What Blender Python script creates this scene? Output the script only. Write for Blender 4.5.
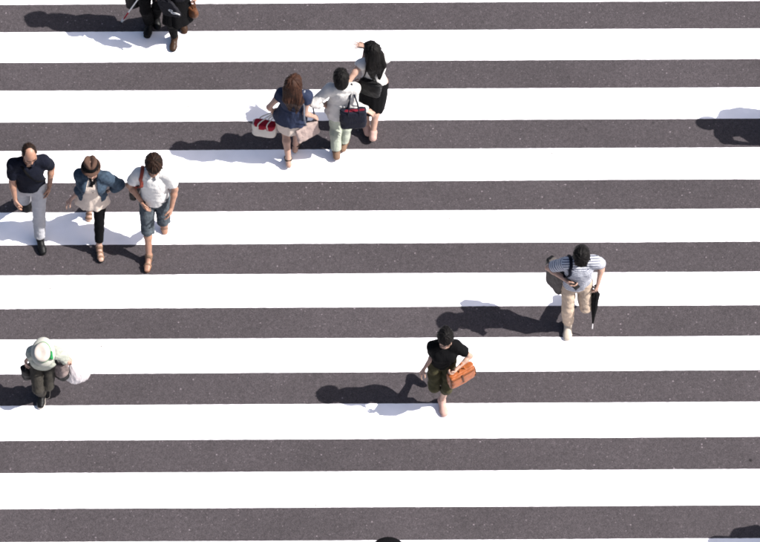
import bpy, bmesh, math, random
import numpy as np
from mathutils import Vector, Matrix

random.seed(4); np.random.seed(4)
for o in list(bpy.data.objects):
    bpy.data.objects.remove(o)
scn = bpy.context.scene
C = scn.collection

# ------------------------------------------------------------------ camera
W0, H0 = 760.0, 542.0                       # the photograph's pixel frame, used only for directions
FPX, CAMZ, PITCH = 3709.0, 36.122, math.radians(56)
YAW, ROLL = -0.0045146, -0.0015522
YC = CAMZ / math.tan(PITCH)                 # ground distance to the middle of the view
def _basis():
    cp, sp = math.cos(PITCH), math.sin(PITCH)
    r = np.array([1, 0, 0.]); f = np.array([0, cp, -sp]); u = np.array([0, sp, cp])
    c, s = math.cos(ROLL), math.sin(ROLL); r, u = c*r + s*u, -s*r + c*u
    c, s = math.cos(YAW), math.sin(YAW); Z = np.array([[c, -s, 0], [s, c, 0], [0, 0, 1]])
    return Z @ r, Z @ u, Z @ f
CR, CU, CF = _basis()
CAMP = np.array([0.0, -YC, CAMZ])
def Q(v): return v if isinstance(v, np.ndarray) else P(*v)
def P(px, py, z=0.0):
    """the point at height z that the photograph shows at this pixel"""
    d = CF + (px - W0/2)/FPX*CR - (py - H0/2)/FPX*CU
    return CAMP + d*((z - CAMZ)/d[2])
cam = bpy.data.cameras.new('camera'); co = bpy.data.objects.new('camera', cam); C.objects.link(co)
cam.sensor_fit = 'HORIZONTAL'; cam.sensor_width = 36; cam.lens = FPX/W0*36
cam.clip_start = 0.5; cam.clip_end = 2000
co.matrix_world = Matrix(((CR[0], CU[0], -CF[0], CAMP[0]), (CR[1], CU[1], -CF[1], CAMP[1]), (CR[2], CU[2], -CF[2], CAMP[2]), (0, 0, 0, 1)))
scn.camera = co
scn.cycles.filter_width = 1.9

# ------------------------------------------------------------------ light
SUN_EL, SUN_AZ = math.radians(47.5), math.radians(-6.5)    # azimuth measured from +X
sdir = np.array([math.cos(SUN_EL)*math.cos(SUN_AZ), math.cos(SUN_EL)*math.sin(SUN_AZ), math.sin(SUN_EL)])
wld = bpy.data.worlds.new('World'); scn.world = wld; wld.use_nodes = True
nt = wld.node_tree; bg = nt.nodes['Background']
sky = nt.nodes.new('ShaderNodeTexSky'); sky.sky_type = 'NISHITA'; sky.sun_disc = False
sky.sun_elevation = SUN_EL; sky.sun_rotation = math.pi/2 - SUN_AZ
nt.links.new(sky.outputs[0], bg.inputs[0]); bg.inputs[1].default_value = 0.076; sky.dust_density = 3.2; sky.ozone_density = 1.0
sl = bpy.data.lights.new('sun', 'SUN'); sl.energy = 5.0; sl.angle = math.radians(0.5); sl.color = (1.0, 0.965, 0.92)
so = bpy.data.objects.new('sun', sl); C.objects.link(so)
so.rotation_euler = Vector(sdir).to_track_quat('Z', 'Y').to_euler(); so.location = (0, 0, 30)
scn.view_settings.view_transform = 'Standard'; scn.view_settings.look = 'None'
scn.view_settings.exposure = 1.1; scn.view_settings.gamma = 1.0; scn.view_settings.use_curve_mapping = False

# ------------------------------------------------------------------ materials
def mat(name, col, rough=0.8, var=0.12, vscale=18, bump=0.15, bscale=240, sheen=0.0, metal=0.0, spec=0.12, sss=0.0, fold=None):
    m = bpy.data.materials.new(name); m.use_nodes = True; n = m.node_tree.nodes; l = m.node_tree.links
    b = n['Principled BSDF']; b.inputs['Roughness'].default_value = rough; b.inputs['Metallic'].default_value = metal
    b.inputs['Specular IOR Level'].default_value = spec
    tc = n.new('ShaderNodeTexCoord')
    nz = n.new('ShaderNodeTexNoise'); nz.inputs['Scale'].default_value = vscale; nz.inputs['Detail'].default_value = 4
    l.new(tc.outputs['Object'], nz.inputs['Vector'])
    mr = n.new('ShaderNodeMapRange'); mr.inputs['From Min'].default_value = 0.3; mr.inputs['From Max'].default_value = 0.7
    mr.inputs['To Min'].default_value = 1 - var; mr.inputs['To Max'].default_value = 1 + var
    l.new(nz.outputs[0], mr.inputs['Value'])
    mx = n.new('ShaderNodeVectorMath'); mx.operation = 'SCALE'; mx.inputs[0].default_value = col[:3]
    l.new(mr.outputs[0], mx.inputs['Scale']); l.new(mx.outputs[0], b.inputs['Base Color'])
    if bump:
        nb = n.new('ShaderNodeTexNoise'); nb.inputs['Scale'].default_value = bscale; nb.inputs['Detail'].default_value = 3
        l.new(tc.outputs['Object'], nb.inputs['Vector'])
        bp = n.new('ShaderNodeBump'); bp.inputs['Strength'].default_value = bump; bp.inputs['Distance'].default_value = 0.004
        l.new(nb.outputs[0], bp.inputs['Height']); l.new(bp.outputs[0], b.inputs['Normal'])
        if fold is None: fold = 1.0 if name.startswith(('cloth', 'denim', 'canvas', 'bag')) else 0.0
        if fold:                                        # soft creases too fine for the mesh
            mp = n.new('ShaderNodeMapping'); mp.inputs['Scale'].default_value = (1.2, 1.2, 0.55); l.new(tc.outputs['Object'], mp.inputs[0])
            nf = n.new('ShaderNodeTexNoise'); nf.inputs['Scale'].default_value = 13; nf.inputs['Detail'].default_value = 2.5; nf.inputs['Distortion'].default_value = 1.6
            l.new(mp.outputs[0], nf.inputs['Vector'])
            rd = n.new('ShaderNodeMath'); rd.operation = 'SUBTRACT'; rd.inputs[1].default_value = 0.5; l.new(nf.outputs[0], rd.inputs[0])
            ab = n.new('ShaderNodeMath'); ab.operation = 'ABSOLUTE'; l.new(rd.outputs[0], ab.inputs[0])
            b2 = n.new('ShaderNodeBump'); b2.inputs['Strength'].default_value = 0.32*fold; b2.inputs['Distance'].default_value = 0.05
            l.new(ab.outputs[0], b2.inputs['Height']); l.new(b2.outputs[0], bp.inputs['Normal'])
    if sheen:
        b.inputs['Sheen Weight'].default_value = sheen
    if sss:
        b.inputs['Subsurface Weight'].default_value = sss; b.inputs['Subsurface Radius'].default_value = (0.012, 0.005, 0.003)
        b.inputs['Subsurface Scale'].default_value = 1.0
    return m

def skin_mat(name, col): return mat(name, col, 0.5, 0.10, 26, 0.06, 160, spec=0.35, sss=0.12)

def hair_mat(name, col, hi):
    m = bpy.data.materials.new(name); m.use_nodes = True; n = m.node_tree.nodes; l = m.node_tree.links
    b = n['Principled BSDF']; b.inputs['Roughness'].default_value = 0.6; b.inputs['Specular IOR Level'].default_value = 0.09
    at = n.new('ShaderNodeAttribute'); at.attribute_name = 'strand'
    mp = n.new('ShaderNodeMapping'); mp.inputs['Scale'].default_value = (1, 1, 1); l.new(at.outputs['Vector'], mp.inputs[0])
    nz = n.new('ShaderNodeTexNoise'); nz.inputs['Scale'].default_value = 1.0; nz.inputs['Detail'].default_value = 3
    l.new(mp.outputs[0], nz.inputs['Vector'])
    cr = n.new('ShaderNodeValToRGB'); cr.color_ramp.elements[0].position = 0.38; cr.color_ramp.elements[1].position = 0.68
    cr.color_ramp.elements[0].color = (*col, 1); cr.color_ramp.elements[1].color = (*hi, 1)
    l.new(nz.outputs[0], cr.inputs[0]); l.new(cr.outputs[0], b.inputs['Base Color'])
    bp = n.new('ShaderNodeBump'); bp.inputs['Strength'].default_value = 0.35; bp.inputs['Distance'].default_value = 0.003
    l.new(nz.outputs[0], bp.inputs['Height']); l.new(bp.outputs[0], b.inputs['Normal'])
    return m

def stripe_mat(name, base, line, period, frac):
    m = mat(name, base, 0.85, 0.05); n = m.node_tree.nodes; l = m.node_tree.links; b = n['Principled BSDF']
    at = n.new('ShaderNodeAttribute'); at.attribute_name = 'along'
    d = n.new('ShaderNodeMath'); d.operation = 'DIVIDE'; d.inputs[1].default_value = period; l.new(at.outputs['Fac'], d.inputs[0])
    f = n.new('ShaderNodeMath'); f.operation = 'FRACT'; l.new(d.outputs[0], f.inputs[0])
    g = n.new('ShaderNodeMath'); g.operation = 'LESS_THAN'; g.inputs[1].default_value = frac; l.new(f.outputs[0], g.inputs[0])
    old = b.inputs['Base Color'].links[0].from_socket
    mx = n.new('ShaderNodeMix'); mx.data_type = 'RGBA'; l.new(g.outputs[0], mx.inputs[0]); l.new(old, mx.inputs[6])
    mx.inputs[7].default_value = (*line, 1); l.new(mx.outputs[2], b.inputs['Base Color'])
    return m

def asphalt_mat():
    m = bpy.data.materials.new('asphalt'); m.use_nodes = True; n = m.node_tree.nodes; l = m.node_tree.links
    b = n['Principled BSDF']; b.inputs['Roughness'].default_value = 0.85; b.inputs['Specular IOR Level'].default_value = 0.25
    tc = n.new('ShaderNodeTexCoord'); V = tc.outputs['Object']
    def math_(op, a, c=None):
        q = n.new('ShaderNodeMath'); q.operation = op
        for i, v in enumerate((a, c)):
            if v is None: continue
            if isinstance(v, (int, float)): q.inputs[i].default_value = v
            else: l.new(v, q.inputs[i])
        return q.outputs[0]
    def ramp(v, a, c, lo, hi):
        q = n.new('ShaderNodeMapRange'); q.inputs[1].default_value = a; q.inputs[2].default_value = c; q.inputs[3].default_value = lo; q.inputs[4].default_value = hi
        l.new(v, q.inputs[0]); return q.outputs[0]
    def noise(s, d=4):
        q = n.new('ShaderNodeTexNoise'); q.inputs['Scale'].default_value = s; q.inputs['Detail'].default_value = d; l.new(V, q.inputs['Vector']); return q.outputs[0]
    def vor(s, dim='3D'):
        q = n.new('ShaderNodeTexVoronoi'); q.voronoi_dimensions = dim; q.inputs['Scale'].default_value = s; l.new(V, q.inputs['Vector'])
        sp = n.new('ShaderNodeSeparateColor'); l.new(q.outputs['Color'], sp.inputs[0]); return q.outputs['Distance'], sp.outputs[0], sp.outputs[1]
    patch = math_('MULTIPLY', ramp(noise(0.55, 6), 0.3, 0.7, 0.88, 1.12), ramp(noise(4.5, 4), 0.3, 0.7, 0.94, 1.06))
    mid = ramp(noise(22, 6), 0.3, 0.7, 0.86, 1.16)
    d1, r1, _ = vor(125); grain = ramp(r1, 0, 1, 0.66, 1.36)
    d2, r2, q2 = vor(34)                                                     # pale aggregate chips, sparse
    chip = math_('MULTIPLY', math_('GREATER_THAN', r2, 0.86), ramp(d2, 0.18, 0.34, 1, 0))
    chip = math_('MULTIPLY', chip, ramp(q2, 0, 1, 0.2, 1.5))
    d3, r3, _ = vor(21)
    big = math_('MULTIPLY', math_('GREATER_THAN', r3, 0.972), ramp(d3, 0.12, 0.26, 2.6, 0))
    d4, r4, q4 = vor(1.15, '2D')                                                   # old gum and oil spots
    gum = math_('MULTIPLY', math_('GREATER_THAN', r4, 0.78), ramp(d4, 0.014, 0.030, 1, 0)); gum = math_('MULTIPLY', gum, ramp(q4, 0, 1, 0.15, 0.75))
    f = math_('ADD', math_('MULTIPLY', math_('MULTIPLY', patch, mid), grain), math_('ADD', chip, big))
    f = math_('MULTIPLY', f, math_('SUBTRACT', 1.0, gum))
    mx = n.new('ShaderNodeVectorMath'); mx.operation = 'SCALE'; mx.inputs[0].default_value = (0.0405, 0.0342, 0.0376)
    l.new(f, mx.inputs['Scale']); l.new(mx.outputs[0], b.inputs['Base Color'])
    bp = n.new('ShaderNodeBump'); bp.inputs['Strength'].default_value = 0.35; bp.inputs['Distance'].default_value = 0.004
    l.new(math_('ADD', d1, math_('MULTIPLY', d2, 0.6)), bp.inputs['Height']); l.new(bp.outputs[0], b.inputs['Normal'])
    return m

def paint_mat():
    m = bpy.data.materials.new('road_paint'); m.use_nodes = True; n = m.node_tree.nodes; l = m.node_tree.links
    b = n['Principled BSDF']; b.inputs['Roughness'].default_value = 0.6; b.inputs['Specular IOR Level'].default_value = 0.3
    tc = n.new('ShaderNodeTexCoord')
    nz = n.new('ShaderNodeTexNoise'); nz.inputs['Scale'].default_value = 3; nz.inputs['Detail'].default_value = 8; l.new(tc.outputs['Object'], nz.inputs['Vector'])
    cr = n.new('ShaderNodeValToRGB'); cr.color_ramp.elements[0].position = 0.25; cr.color_ramp.elements[1].position = 0.6
    cr.color_ramp.elements[0].color = (0.80, 0.78, 0.81, 1); cr.color_ramp.elements[1].color = (0.90, 0.875, 0.915, 1); l.new(nz.outputs[0], cr.inputs[0])
    vo = n.new('ShaderNodeTexVoronoi'); vo.voronoi_dimensions = '2D'; vo.inputs['Scale'].default_value = 3.2; l.new(tc.outputs['Object'], vo.inputs['Vector'])
    sp = n.new('ShaderNodeSeparateColor'); l.new(vo.outputs['Color'], sp.inputs[0])
    a = n.new('ShaderNodeMath'); a.operation = 'GREATER_THAN'; a.inputs[1].default_value = 0.962; l.new(sp.outputs[0], a.inputs[0])
    c = n.new('ShaderNodeMath'); c.operation = 'LESS_THAN'; c.inputs[1].default_value = 0.035; l.new(vo.outputs['Distance'], c.inputs[0])
    d = n.new('ShaderNodeMath'); d.operation = 'MULTIPLY'; l.new(a.outputs[0], d.inputs[0]); l.new(c.outputs[0], d.inputs[1])
    mx = n.new('ShaderNodeMix'); mx.data_type = 'RGBA'; l.new(d.outputs[0], mx.inputs[0]); l.new(cr.outputs[0], mx.inputs[6]); mx.inputs[7].default_value = (0.16, 0.14, 0.13, 1)
    l.new(mx.outputs[2], b.inputs['Base Color'])
    nb = n.new('ShaderNodeTexNoise'); nb.inputs['Scale'].default_value = 130; l.new(tc.outputs['Object'], nb.inputs['Vector'])
    bp = n.new('ShaderNodeBump'); bp.inputs['Strength'].default_value = 0.2; bp.inputs['Distance'].default_value = 0.003
    l.new(nb.outputs[0], bp.inputs['Height']); l.new(bp.outputs[0], b.inputs['Normal'])
    return m

SKIN = skin_mat('skin_fair', (0.32, 0.198, 0.152)); SKIN2 = skin_mat('skin_tan', (0.25, 0.135, 0.092))
LIP = mat('lip', (0.24, 0.08, 0.07), 0.4); EYE = mat('eye_dark', (0.012, 0.009, 0.008), 0.15, 0, bump=0, spec=0.6)
BLACKHAIR = hair_mat('hair_black', (0.002, 0.0017, 0.0018), (0.006, 0.005, 0.005))
DARKHAIR = hair_mat('hair_dark_brown', (0.005, 0.003, 0.0025), (0.022, 0.011, 0.007))
BROWNHAIR = hair_mat('hair_brown', (0.012, 0.0055, 0.004), (0.048, 0.021, 0.013))
NAVY = mat('cloth_navy', (0.006, 0.007, 0.013), 0.9, spec=0.08); NAVY2 = mat('cloth_navy_blouse', (0.016, 0.022, 0.046), 0.75)
LGREY = mat('cloth_light_grey', (0.31, 0.31, 0.33), 0.85, 0.08); BLACK = mat('cloth_black', (0.0032, 0.0032, 0.0038), 0.9, spec=0.07)
CHAR = mat('cloth_charcoal', (0.011, 0.011, 0.014), 0.9, 0.2, spec=0.08)
DENIM = mat('denim_blue', (0.030, 0.046, 0.068), 0.85, 0.30, 30); DENIMG = mat('denim_grey', (0.052, 0.062, 0.072), 0.85, 0.35, 24)
CREAM = mat('cloth_cream', (0.46, 0.39, 0.34), 0.85, 0.06); WHITE = mat('cloth_white', (0.50, 0.49, 0.48), 0.85, 0.04)
WHITEB = mat('cloth_white_blouse', (0.44, 0.425, 0.41), 0.85, 0.05)
SAGE = mat('cloth_sage', (0.26, 0.28, 0.235), 0.85, 0.06); BEIGE = mat('cloth_beige', (0.37, 0.29, 0.225), 0.85, 0.08)
OLIVE = mat('cloth_olive', (0.040, 0.036, 0.018), 0.85, 0.2); OLIVEG = mat('cloth_olive_grey', (0.030, 0.027, 0.023), 0.85, 0.2)
PALEG = mat('cloth_pale_green', (0.265, 0.275, 0.24), 0.85, 0.12)
STRIPES = stripe_mat('cloth_striped', (0.40, 0.41, 0.45), (0.035, 0.04, 0.075), 0.033, 0.33)
LEATHB = mat('leather_black', (0.0035, 0.0035, 0.004), 0.5, spec=0.16); LEATHO = mat('leather_orange', (0.235, 0.066, 0.017), 0.5, 0.25, 22, spec=0.35)
LEATHBR = mat('leather_brown', (0.075, 0.030, 0.014), 0.5, 0.2); TAN = mat('leather_tan', (0.15, 0.092, 0.062), 0.6, 0.2)
HATBR = mat('hat_brim_pale', (0.33, 0.325, 0.29), 0.85, 0.08)
STRAW = mat('felt_brown', (0.060, 0.034, 0.025), 0.85, 0.12); HATW = mat('hat_white', (0.40, 0.355, 0.32), 0.85, 0.06)
GREEN = mat('ribbon_green', (0.015, 0.16, 0.05), 0.7); RED = mat('cloth_red', (0.22, 0.006, 0.018), 0.7); CANVAS = mat('canvas_cream', (0.44, 0.41, 0.375), 0.8, 0.06)
BAGPINK = mat('bag_pink_grey', (0.29, 0.225, 0.205), 0.7, 0.08); BAGGREY = mat('bag_grey', (0.075, 0.066, 0.062), 0.75, 0.2)
BAGBR = mat('bag_grey_brown', (0.135, 0.105, 0.10), 0.6, 0.3); BAGNAVY = mat('bag_navy', (0.006, 0.007, 0.014), 0.7)
PLASTIC = mat('bag_white_plastic', (0.37, 0.34, 0.35), 0.35, 0.05, spec=0.5); PHONE = mat('phone_black', (0.003, 0.003, 0.0035), 0.55, 0, bump=0, spec=0.08); REDDK = mat('cloth_dark_red', (0.10, 0.006, 0.014), 0.8)
REDSTRAP = mat('strap_rust', (0.20, 0.045, 0.032), 0.7); METAL = mat('metal_steel', (0.5, 0.5, 0.5), 0.3, 0.05, metal=1.0, bump=0)
SOLEW = mat('sole_white', (0.42, 0.38, 0.34), 0.7); SHOEB = mat('shoe_beige', (0.36, 0.31, 0.26), 0.8); SHOEP = mat('shoe_pink', (0.34, 0.22, 0.19), 0.7); PRINT = mat('print_white', (0.55, 0.55, 0.55), 0.7, 0, bump=0)
STRAPGREY = mat('strap_grey_blue', (0.16, 0.17, 0.20), 0.7); WOOD = mat('wood_dark', (0.03, 0.016, 0.010), 0.4)
OCHRE = mat('cloth_ochre', (0.30, 0.20, 0.08), 0.8)

# ------------------------------------------------------------------ object helpers
def tag(o, label=None, cat=None, group=None, kind=None):
    for k, v in (('label', label), ('category', cat), ('group', group), ('kind', kind)):
        if v: o[k] = v
    return o
def link(o, parent=None):
    C.objects.link(o)
    if parent is not None: o.parent = parent
    return o
def empty(name, loc):
    o = bpy.data.objects.new(name, None); o.location = loc; o.empty_display_size = 0.2; return link(o)
def mesh_obj(name, verts, faces, m, parent=None, smooth=True, attrs=None):
    me = bpy.data.meshes.new(name)
    if isinstance(faces, np.ndarray):
        nv, nf, w = len(verts), len(faces), faces.shape[1]
        me.vertices.add(nv); me.vertices.foreach_set('co', np.asarray(verts, np.float32).ravel())
        me.loops.add(nf*w); me.loops.foreach_set('vertex_index', faces.astype(np.int32).ravel())
        me.polygons.add(nf); me.polygons.foreach_set('loop_start', np.arange(nf, dtype=np.int32)*w)
        me.update(calc_edges=True)
    else:
        me.from_pydata([tuple(v) for v in verts], [], faces); me.update()
    if smooth: me.polygons.foreach_set('use_smooth', np.ones(len(me.polygons), bool))
    for an, (ty, data) in (attrs or {}).items():
        a = me.attributes.new(an, ty, 'POINT'); a.data.foreach_set('vector' if ty == 'FLOAT_VECTOR' else 'value', np.asarray(data, np.float32).ravel())
    me.materials.append(m)
    return link(bpy.data.objects.new(name, me), parent)

def unit(v):
    v = np.asarray(v, float); return v/(np.linalg.norm(v) + 1e-12)
UP = np.array([0, 0, 1.0])

# ------------------------------------------------------------------ signed-distance modelling
class Field:
    def __init__(s, pts, h, pad=0.16):
        pts = np.array(pts); s.h = h; s.lo = pts.min(0) - pad; n = np.ceil((pts.max(0) + pad - s.lo)/h).astype(int) + 1
        s.ax = [s.lo[i] + h*np.arange(n[i]) for i in range(3)]; s.D = np.full(n, 0.4, np.float32)
    def region(s, lo, hi):
        r = []
        for i in range(3):
            a = int(np.clip(math.floor((lo[i] - s.lo[i])/s.h), 0, len(s.ax[i]))); b = int(np.clip(math.ceil((hi[i] - s.lo[i])/s.h) + 1, 0, len(s.ax[i])))
            r.append(slice(a, max(a, b)))
        X = s.ax[0][r[0]][:, None, None].astype(np.float32); Y = s.ax[1][r[1]][None, :, None].astype(np.float32); Z = s.ax[2][r[2]][None, None, :].astype(np.float32)
        return tuple(r), X, Y, Z
    def put(s, fn, lo, hi, k=0.0, sub=False):
        m = max(k, 0.0) + 3*s.h
        r, X, Y, Z = s.region(np.asarray(lo) - m, np.asarray(hi) + m)
        a = s.D[r]
        if a.size == 0: return
        d = fn(X, Y, Z).astype(np.float32)
        if sub: a, d = -a, d
        if k > 0:
            h = np.maximum(k - np.abs(a - d), 0)/k; o = np.minimum(a, d) - h*h*k*0.25
        else: o = np.minimum(a, d)
        s.D[r] = -o if sub else o
    def cone(s, a, b, ra, rb, k=0.02, flat0=False, flat1=False, sub=False):
        a = np.asarray(a, float); b = np.asarray(b, float); ab = b - a; L = np.linalg.norm(ab) + 1e-9; n = ab/L; R = max(ra, rb)
        def fn(X, Y, Z):
            px, py, pz = X - a[0], Y - a[1], Z - a[2]
            tr = px*n[0] + py*n[1] + pz*n[2]; t = np.clip(tr, 0, L)
            q = np.sqrt((px - n[0]*t)**2 + (py - n[1]*t)**2 + (pz - n[2]*t)**2)
            if flat0 or flat1:
                q2 = np.sqrt(np.maximum(px*px + py*py + pz*pz - tr*tr, 0)); q = np.where(((tr < 0) & flat0) | ((tr > L) & flat1), q2, q)
            d = q - (ra + (rb - ra)*t/L)
            if flat0: d = np.maximum(d, -tr)
            if flat1: d = np.maximum(d, tr - L)
            return d
        s.put(fn, np.minimum(a, b) - R, np.maximum(a, b) + R, k, sub)
    def chain(s, pts, rs, k=0.02, **kw):
        for i in range(len(pts) - 1): s.cone(pts[i], pts[i+1], rs[i], rs[i+1], k)
    def ell(s, c, r, A=None, k=0.02, sub=False):
        c = np.asarray(c, float); A = np.eye(3) if A is None else np.asarray(A); r = np.asarray(r, float); R = r.max()
        def fn(X, Y, Z):
            p = (X - c[0], Y - c[1], Z - c[2]); q = [p[0]*A[i][0] + p[1]*A[i][1] + p[2]*A[i][2] for i in range(3)]
            k0 = np.sqrt(sum((q[i]/r[i])**2 for i in range(3))); k1 = np.sqrt(sum((q[i]/r[i]**2)**2 for i in range(3)))
            return k0*(k0 - 1)/(k1 + 1e-6)
        s.put(fn, c - R, c + R, k, sub)
    def box(s, c, half, A=None, rnd=0.01, k=0.0, sub=False):
        c = np.asarray(c, float); A = np.eye(3) if A is None else np.asarray(A); hf = np.asarray(half, float) - rnd; R = np.linalg.norm(half)
        def fn(X, Y, Z):
            p = (X - c[0], Y - c[1], Z - c[2]); q = [np.abs(p[0]*A[i][0] + p[1]*A[i][1] + p[2]*A[i][2]) - hf[i] for i in range(3)]
            return np.sqrt(sum(np.maximum(v, 0)**2 for v in q)) + np.minimum(np.maximum(np.maximum(q[0], q[1]), q[2]), 0) - rnd
        s.put(fn, c - R, c + R, k, sub)
    def tube(s, o, A, ts, rx, ry, cx=None, cy=None, k=0.02, n=2.0, pleat=None, t0=None, t1=None, infl=0.0, sub=False):
        """lofted section: A rows = side, front, axis; radii given at stations ts along the axis"""
        o = np.asarray(o, float); A = np.asarray(A); ts = np.asarray(ts, float); z = np.zeros(len(ts)); cx = z if cx is None else cx; cy = z if cy is None else cy
        t0 = ts[0] if t0 is None else t0; t1 = ts[-1] if t1 is None else t1; tt = np.linspace(t0, t1, 60)
        R = max(max(rx), max(ry)) + max(np.abs(cx).max(), np.abs(cy).max()) + infl + 0.03; e0, e1 = o + A[2]*t0, o + A[2]*t1
        def fn(X, Y, Z):
            p = (X - o[0], Y - o[1], Z - o[2]); u, v, t = [p[0]*A[i][0] + p[1]*A[i][1] + p[2]*A[i][2] for i in range(3)]
            tc = np.clip(t, t0, t1)
            fi = lambda a: np.interp(tc, ts, a).astype(np.float32)
            ax, ay = fi(rx) + infl, fi(ry) + infl; u = u - fi(cx); v = v - fi(cy)
            if pleat:
                ang = np.arctan2(v, u); w = np.clip((t1 - tc)/(t1 - t0), 0, 1) if pleat[2] < 0 else np.clip((tc - t0)/(t1 - t0), 0, 1)
                g = 1 + pleat[1]*w*(np.sin(pleat[0]*ang + 0.7) + 0.6*np.sin((pleat[0]*2 - 3)*ang + 2)); ax = ax*g; ay = ay*g
            q = (np.abs(u/ax)**n + np.abs(v/ay)**n)**(1.0/n)
            d = (q - 1)*np.minimum(ax, ay)
            return np.maximum(np.maximum(d, t0 - t), t - t1)
        s.put(fn, np.minimum(e0, e1) - R, np.maximum(e0, e1) + R, k, sub)
    def cut(s, c, nrm):
        """keep the side the normal points away from"""
        X, Y, Z = [a.astype(np.float32) for a in s.ax]
        d = (X[:, None, None] - c[0])*nrm[0] + (Y[None, :, None] - c[1])*nrm[1] + (Z[None, None, :] - c[2])*nrm[2]
        s.D = np.maximum(s.D, d.astype(np.float32))
    def wrinkle(s, amp, freq=(18, 18, 9), seed=0, waves=7, band=0.05):
        rng = np.random.RandomState(seed); I = np.nonzero(np.abs(s.D) < band); p = [s.ax[i][I[i]].astype(np.float32) for i in range(3)]
        f = np.zeros(len(p[0]), np.float32)
        w = sum(np.sin(p[i]*rng.uniform(6, 14) + rng.uniform(0, 6)) for i in range(3))*0.5
        for j in range(waves):
            d = rng.normal(size=3)*np.array(freq)*(0.7 + 0.25*j); f += (1/(1 + 0.35*j))*(1 - 1.6*np.abs(np.sin(p[0]*d[0] + p[1]*d[1] + p[2]*d[2] + rng.uniform(0, 6) + w)))
        s.D[I] += (amp*f/2.2).astype(np.float32)
    def val(s, p):
        i = np.clip([(p[j] - s.lo[j])/s.h for j in range(3)], 0.5, [n - 1.6 for n in s.D.shape]); b = np.floor(i).astype(int); f = i - b; v = 0
        for dx in (0, 1):
            for dy in (0, 1):
                for dz in (0, 1):
                    v += s.D[b[0]+dx, b[1]+dy, b[2]+dz]*(f[0] if dx else 1-f[0])*(f[1] if dy else 1-f[1])*(f[2] if dz else 1-f[2])
        return v
    def snap(s, p, off, only_out=False):
        p = np.array(p, float)
        for _ in range(8):
            e = s.h; g = np.array([s.val(p + e*np.eye(3)[i]) - s.val(p - e*np.eye(3)[i]) for i in range(3)])/(2*e)
            d = s.val(p) - off
            if only_out and d > 0: break
            p -= np.clip(d, -0.04, 0.04)*g/(np.dot(g, g) + 0.15)
        return p
    def copy(s):
        f = Field.__new__(Field); f.h, f.lo, f.ax, f.D = s.h, s.lo, s.ax, s.D.copy(); return f
    def nets(s):
        D = s.D.copy(); D[0] = D[-1] = 0.4; D[:, 0] = D[:, -1] = 0.4; D[:, :, 0] = D[:, :, -1] = 0.4
        S = D < 0; cs = np.zeros([n - 1 for n in D.shape], np.int8)
        corners = [(a, b, c) for a in (0, 1) for b in (0, 1) for c in (0, 1)]
        nx, ny, nz = cs.shape
        for a, b, c in corners: cs += S[a:a+nx, b:b+ny, c:c+nz]
        act = (cs > 0) & (cs < 8); I = np.array(np.nonzero(act)); n = I.shape[1]
        vid = np.full(cs.shape, -1, np.int32); vid[act] = np.arange(n)
        cv = {c: D[I[0]+c[0], I[1]+c[1], I[2]+c[2]] for c in corners}; acc = np.zeros((n, 3)); cnt = np.zeros(n)
        for c in corners:
            for i in range(3):
                if c[i]: continue
                e = list(c); e[i] = 1; da, db = cv[c], cv[tuple(e)]; m = (da < 0) != (db < 0); t = da[m]/(da[m] - db[m])
                q = np.tile(np.array(c, float), (m.sum(), 1)); q[:, i] += t; acc[m] += q; cnt[m] += 1
        V = s.lo + s.h*(I.T + acc/cnt[:, None]); F = []
        for ax in range(3):
            b, c = (ax + 1) % 3, (ax + 2) % 3
            sa = [slice(1, -1)]*3; sa[ax] = slice(0, -1); sb = [slice(1, -1)]*3; sb[ax] = slice(1, None)
            A, B = S[tuple(sa)], S[tuple(sb)]; J = np.array(np.nonzero(A != B)); ins = A[tuple(J)]
            J = J + np.array([0 if i == ax else 1 for i in range(3)])[:, None]
            def vv(db, dc):
                K = J.copy(); K[b] += db; K[c] += dc; return vid[K[0], K[1], K[2]]
            q = np.stack([vv(-1, -1), vv(0, -1), vv(0, 0), vv(-1, 0)], 1); q[~ins] = q[~ins][:, ::-1]; F.append(q)
        F = np.concatenate(F)
        for _ in range(1):                                   # one light relaxation pass
            acc = np.zeros_like(V); cnt = np.zeros(len(V))
            for i in range(4):
                j = (i + 1) % 4
                np.add.at(acc, F[:, i], V[F[:, j]]); np.add.at(cnt, F[:, i], 1)
            V = V*0.5 + 0.5*acc/np.maximum(cnt, 1)[:, None]
        return V, F
    def emit(s, name, m, parent, org, attr=None):
        V, F = s.nets()
        return mesh_obj(name, V - org, F, m, parent, True, attr(V) if attr else None)

def sweep(pts, rad, seg=6, flat=None, closed=False):
    """tube (or strap when flat=(width dir fn / vector, half width, half thickness)) along points"""
    pts = [np.asarray(p, float) for p in pts]; n = len(pts); V = []; F = []; prev = None
    for i in range(n):
        t = unit(pts[(i+1) % n if closed else min(i+1, n-1)] - pts[i-1 if (closed or i) else 0])
        if flat is not None:
            a = np.asarray(flat[0], float); a = a - t*np.dot(a, t); x = unit(a)
        else:
            x = unit(np.cross(t, UP if abs(t[2]) < 0.9 else np.array([1., 0, 0]))) if prev is None else unit(prev - t*np.dot(prev, t))
        prev = x; y = np.cross(t, x); r = rad[i] if hasattr(rad, '__len__') else rad
        for j in range(seg):
            a = 2*math.pi*j/seg + (math.pi/4 if seg == 4 else 0)
            w, h = (flat[1], flat[2]) if flat is not None else (r, r)
            V.append(pts[i] + x*math.cos(a)*w + y*math.sin(a)*h)
    m = n if closed else n - 1
    for i in range(m):
        for j in range(seg):
            a, b = i*seg + j, i*seg + (j+1) % seg; c, d = ((i+1) % n)*seg + (j+1) % seg, ((i+1) % n)*seg + j; F.append((a, b, c, d))
    if not closed: F += [tuple(range(seg))[::-1], tuple(range((n-1)*seg, n*seg))]
    return V, F
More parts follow.
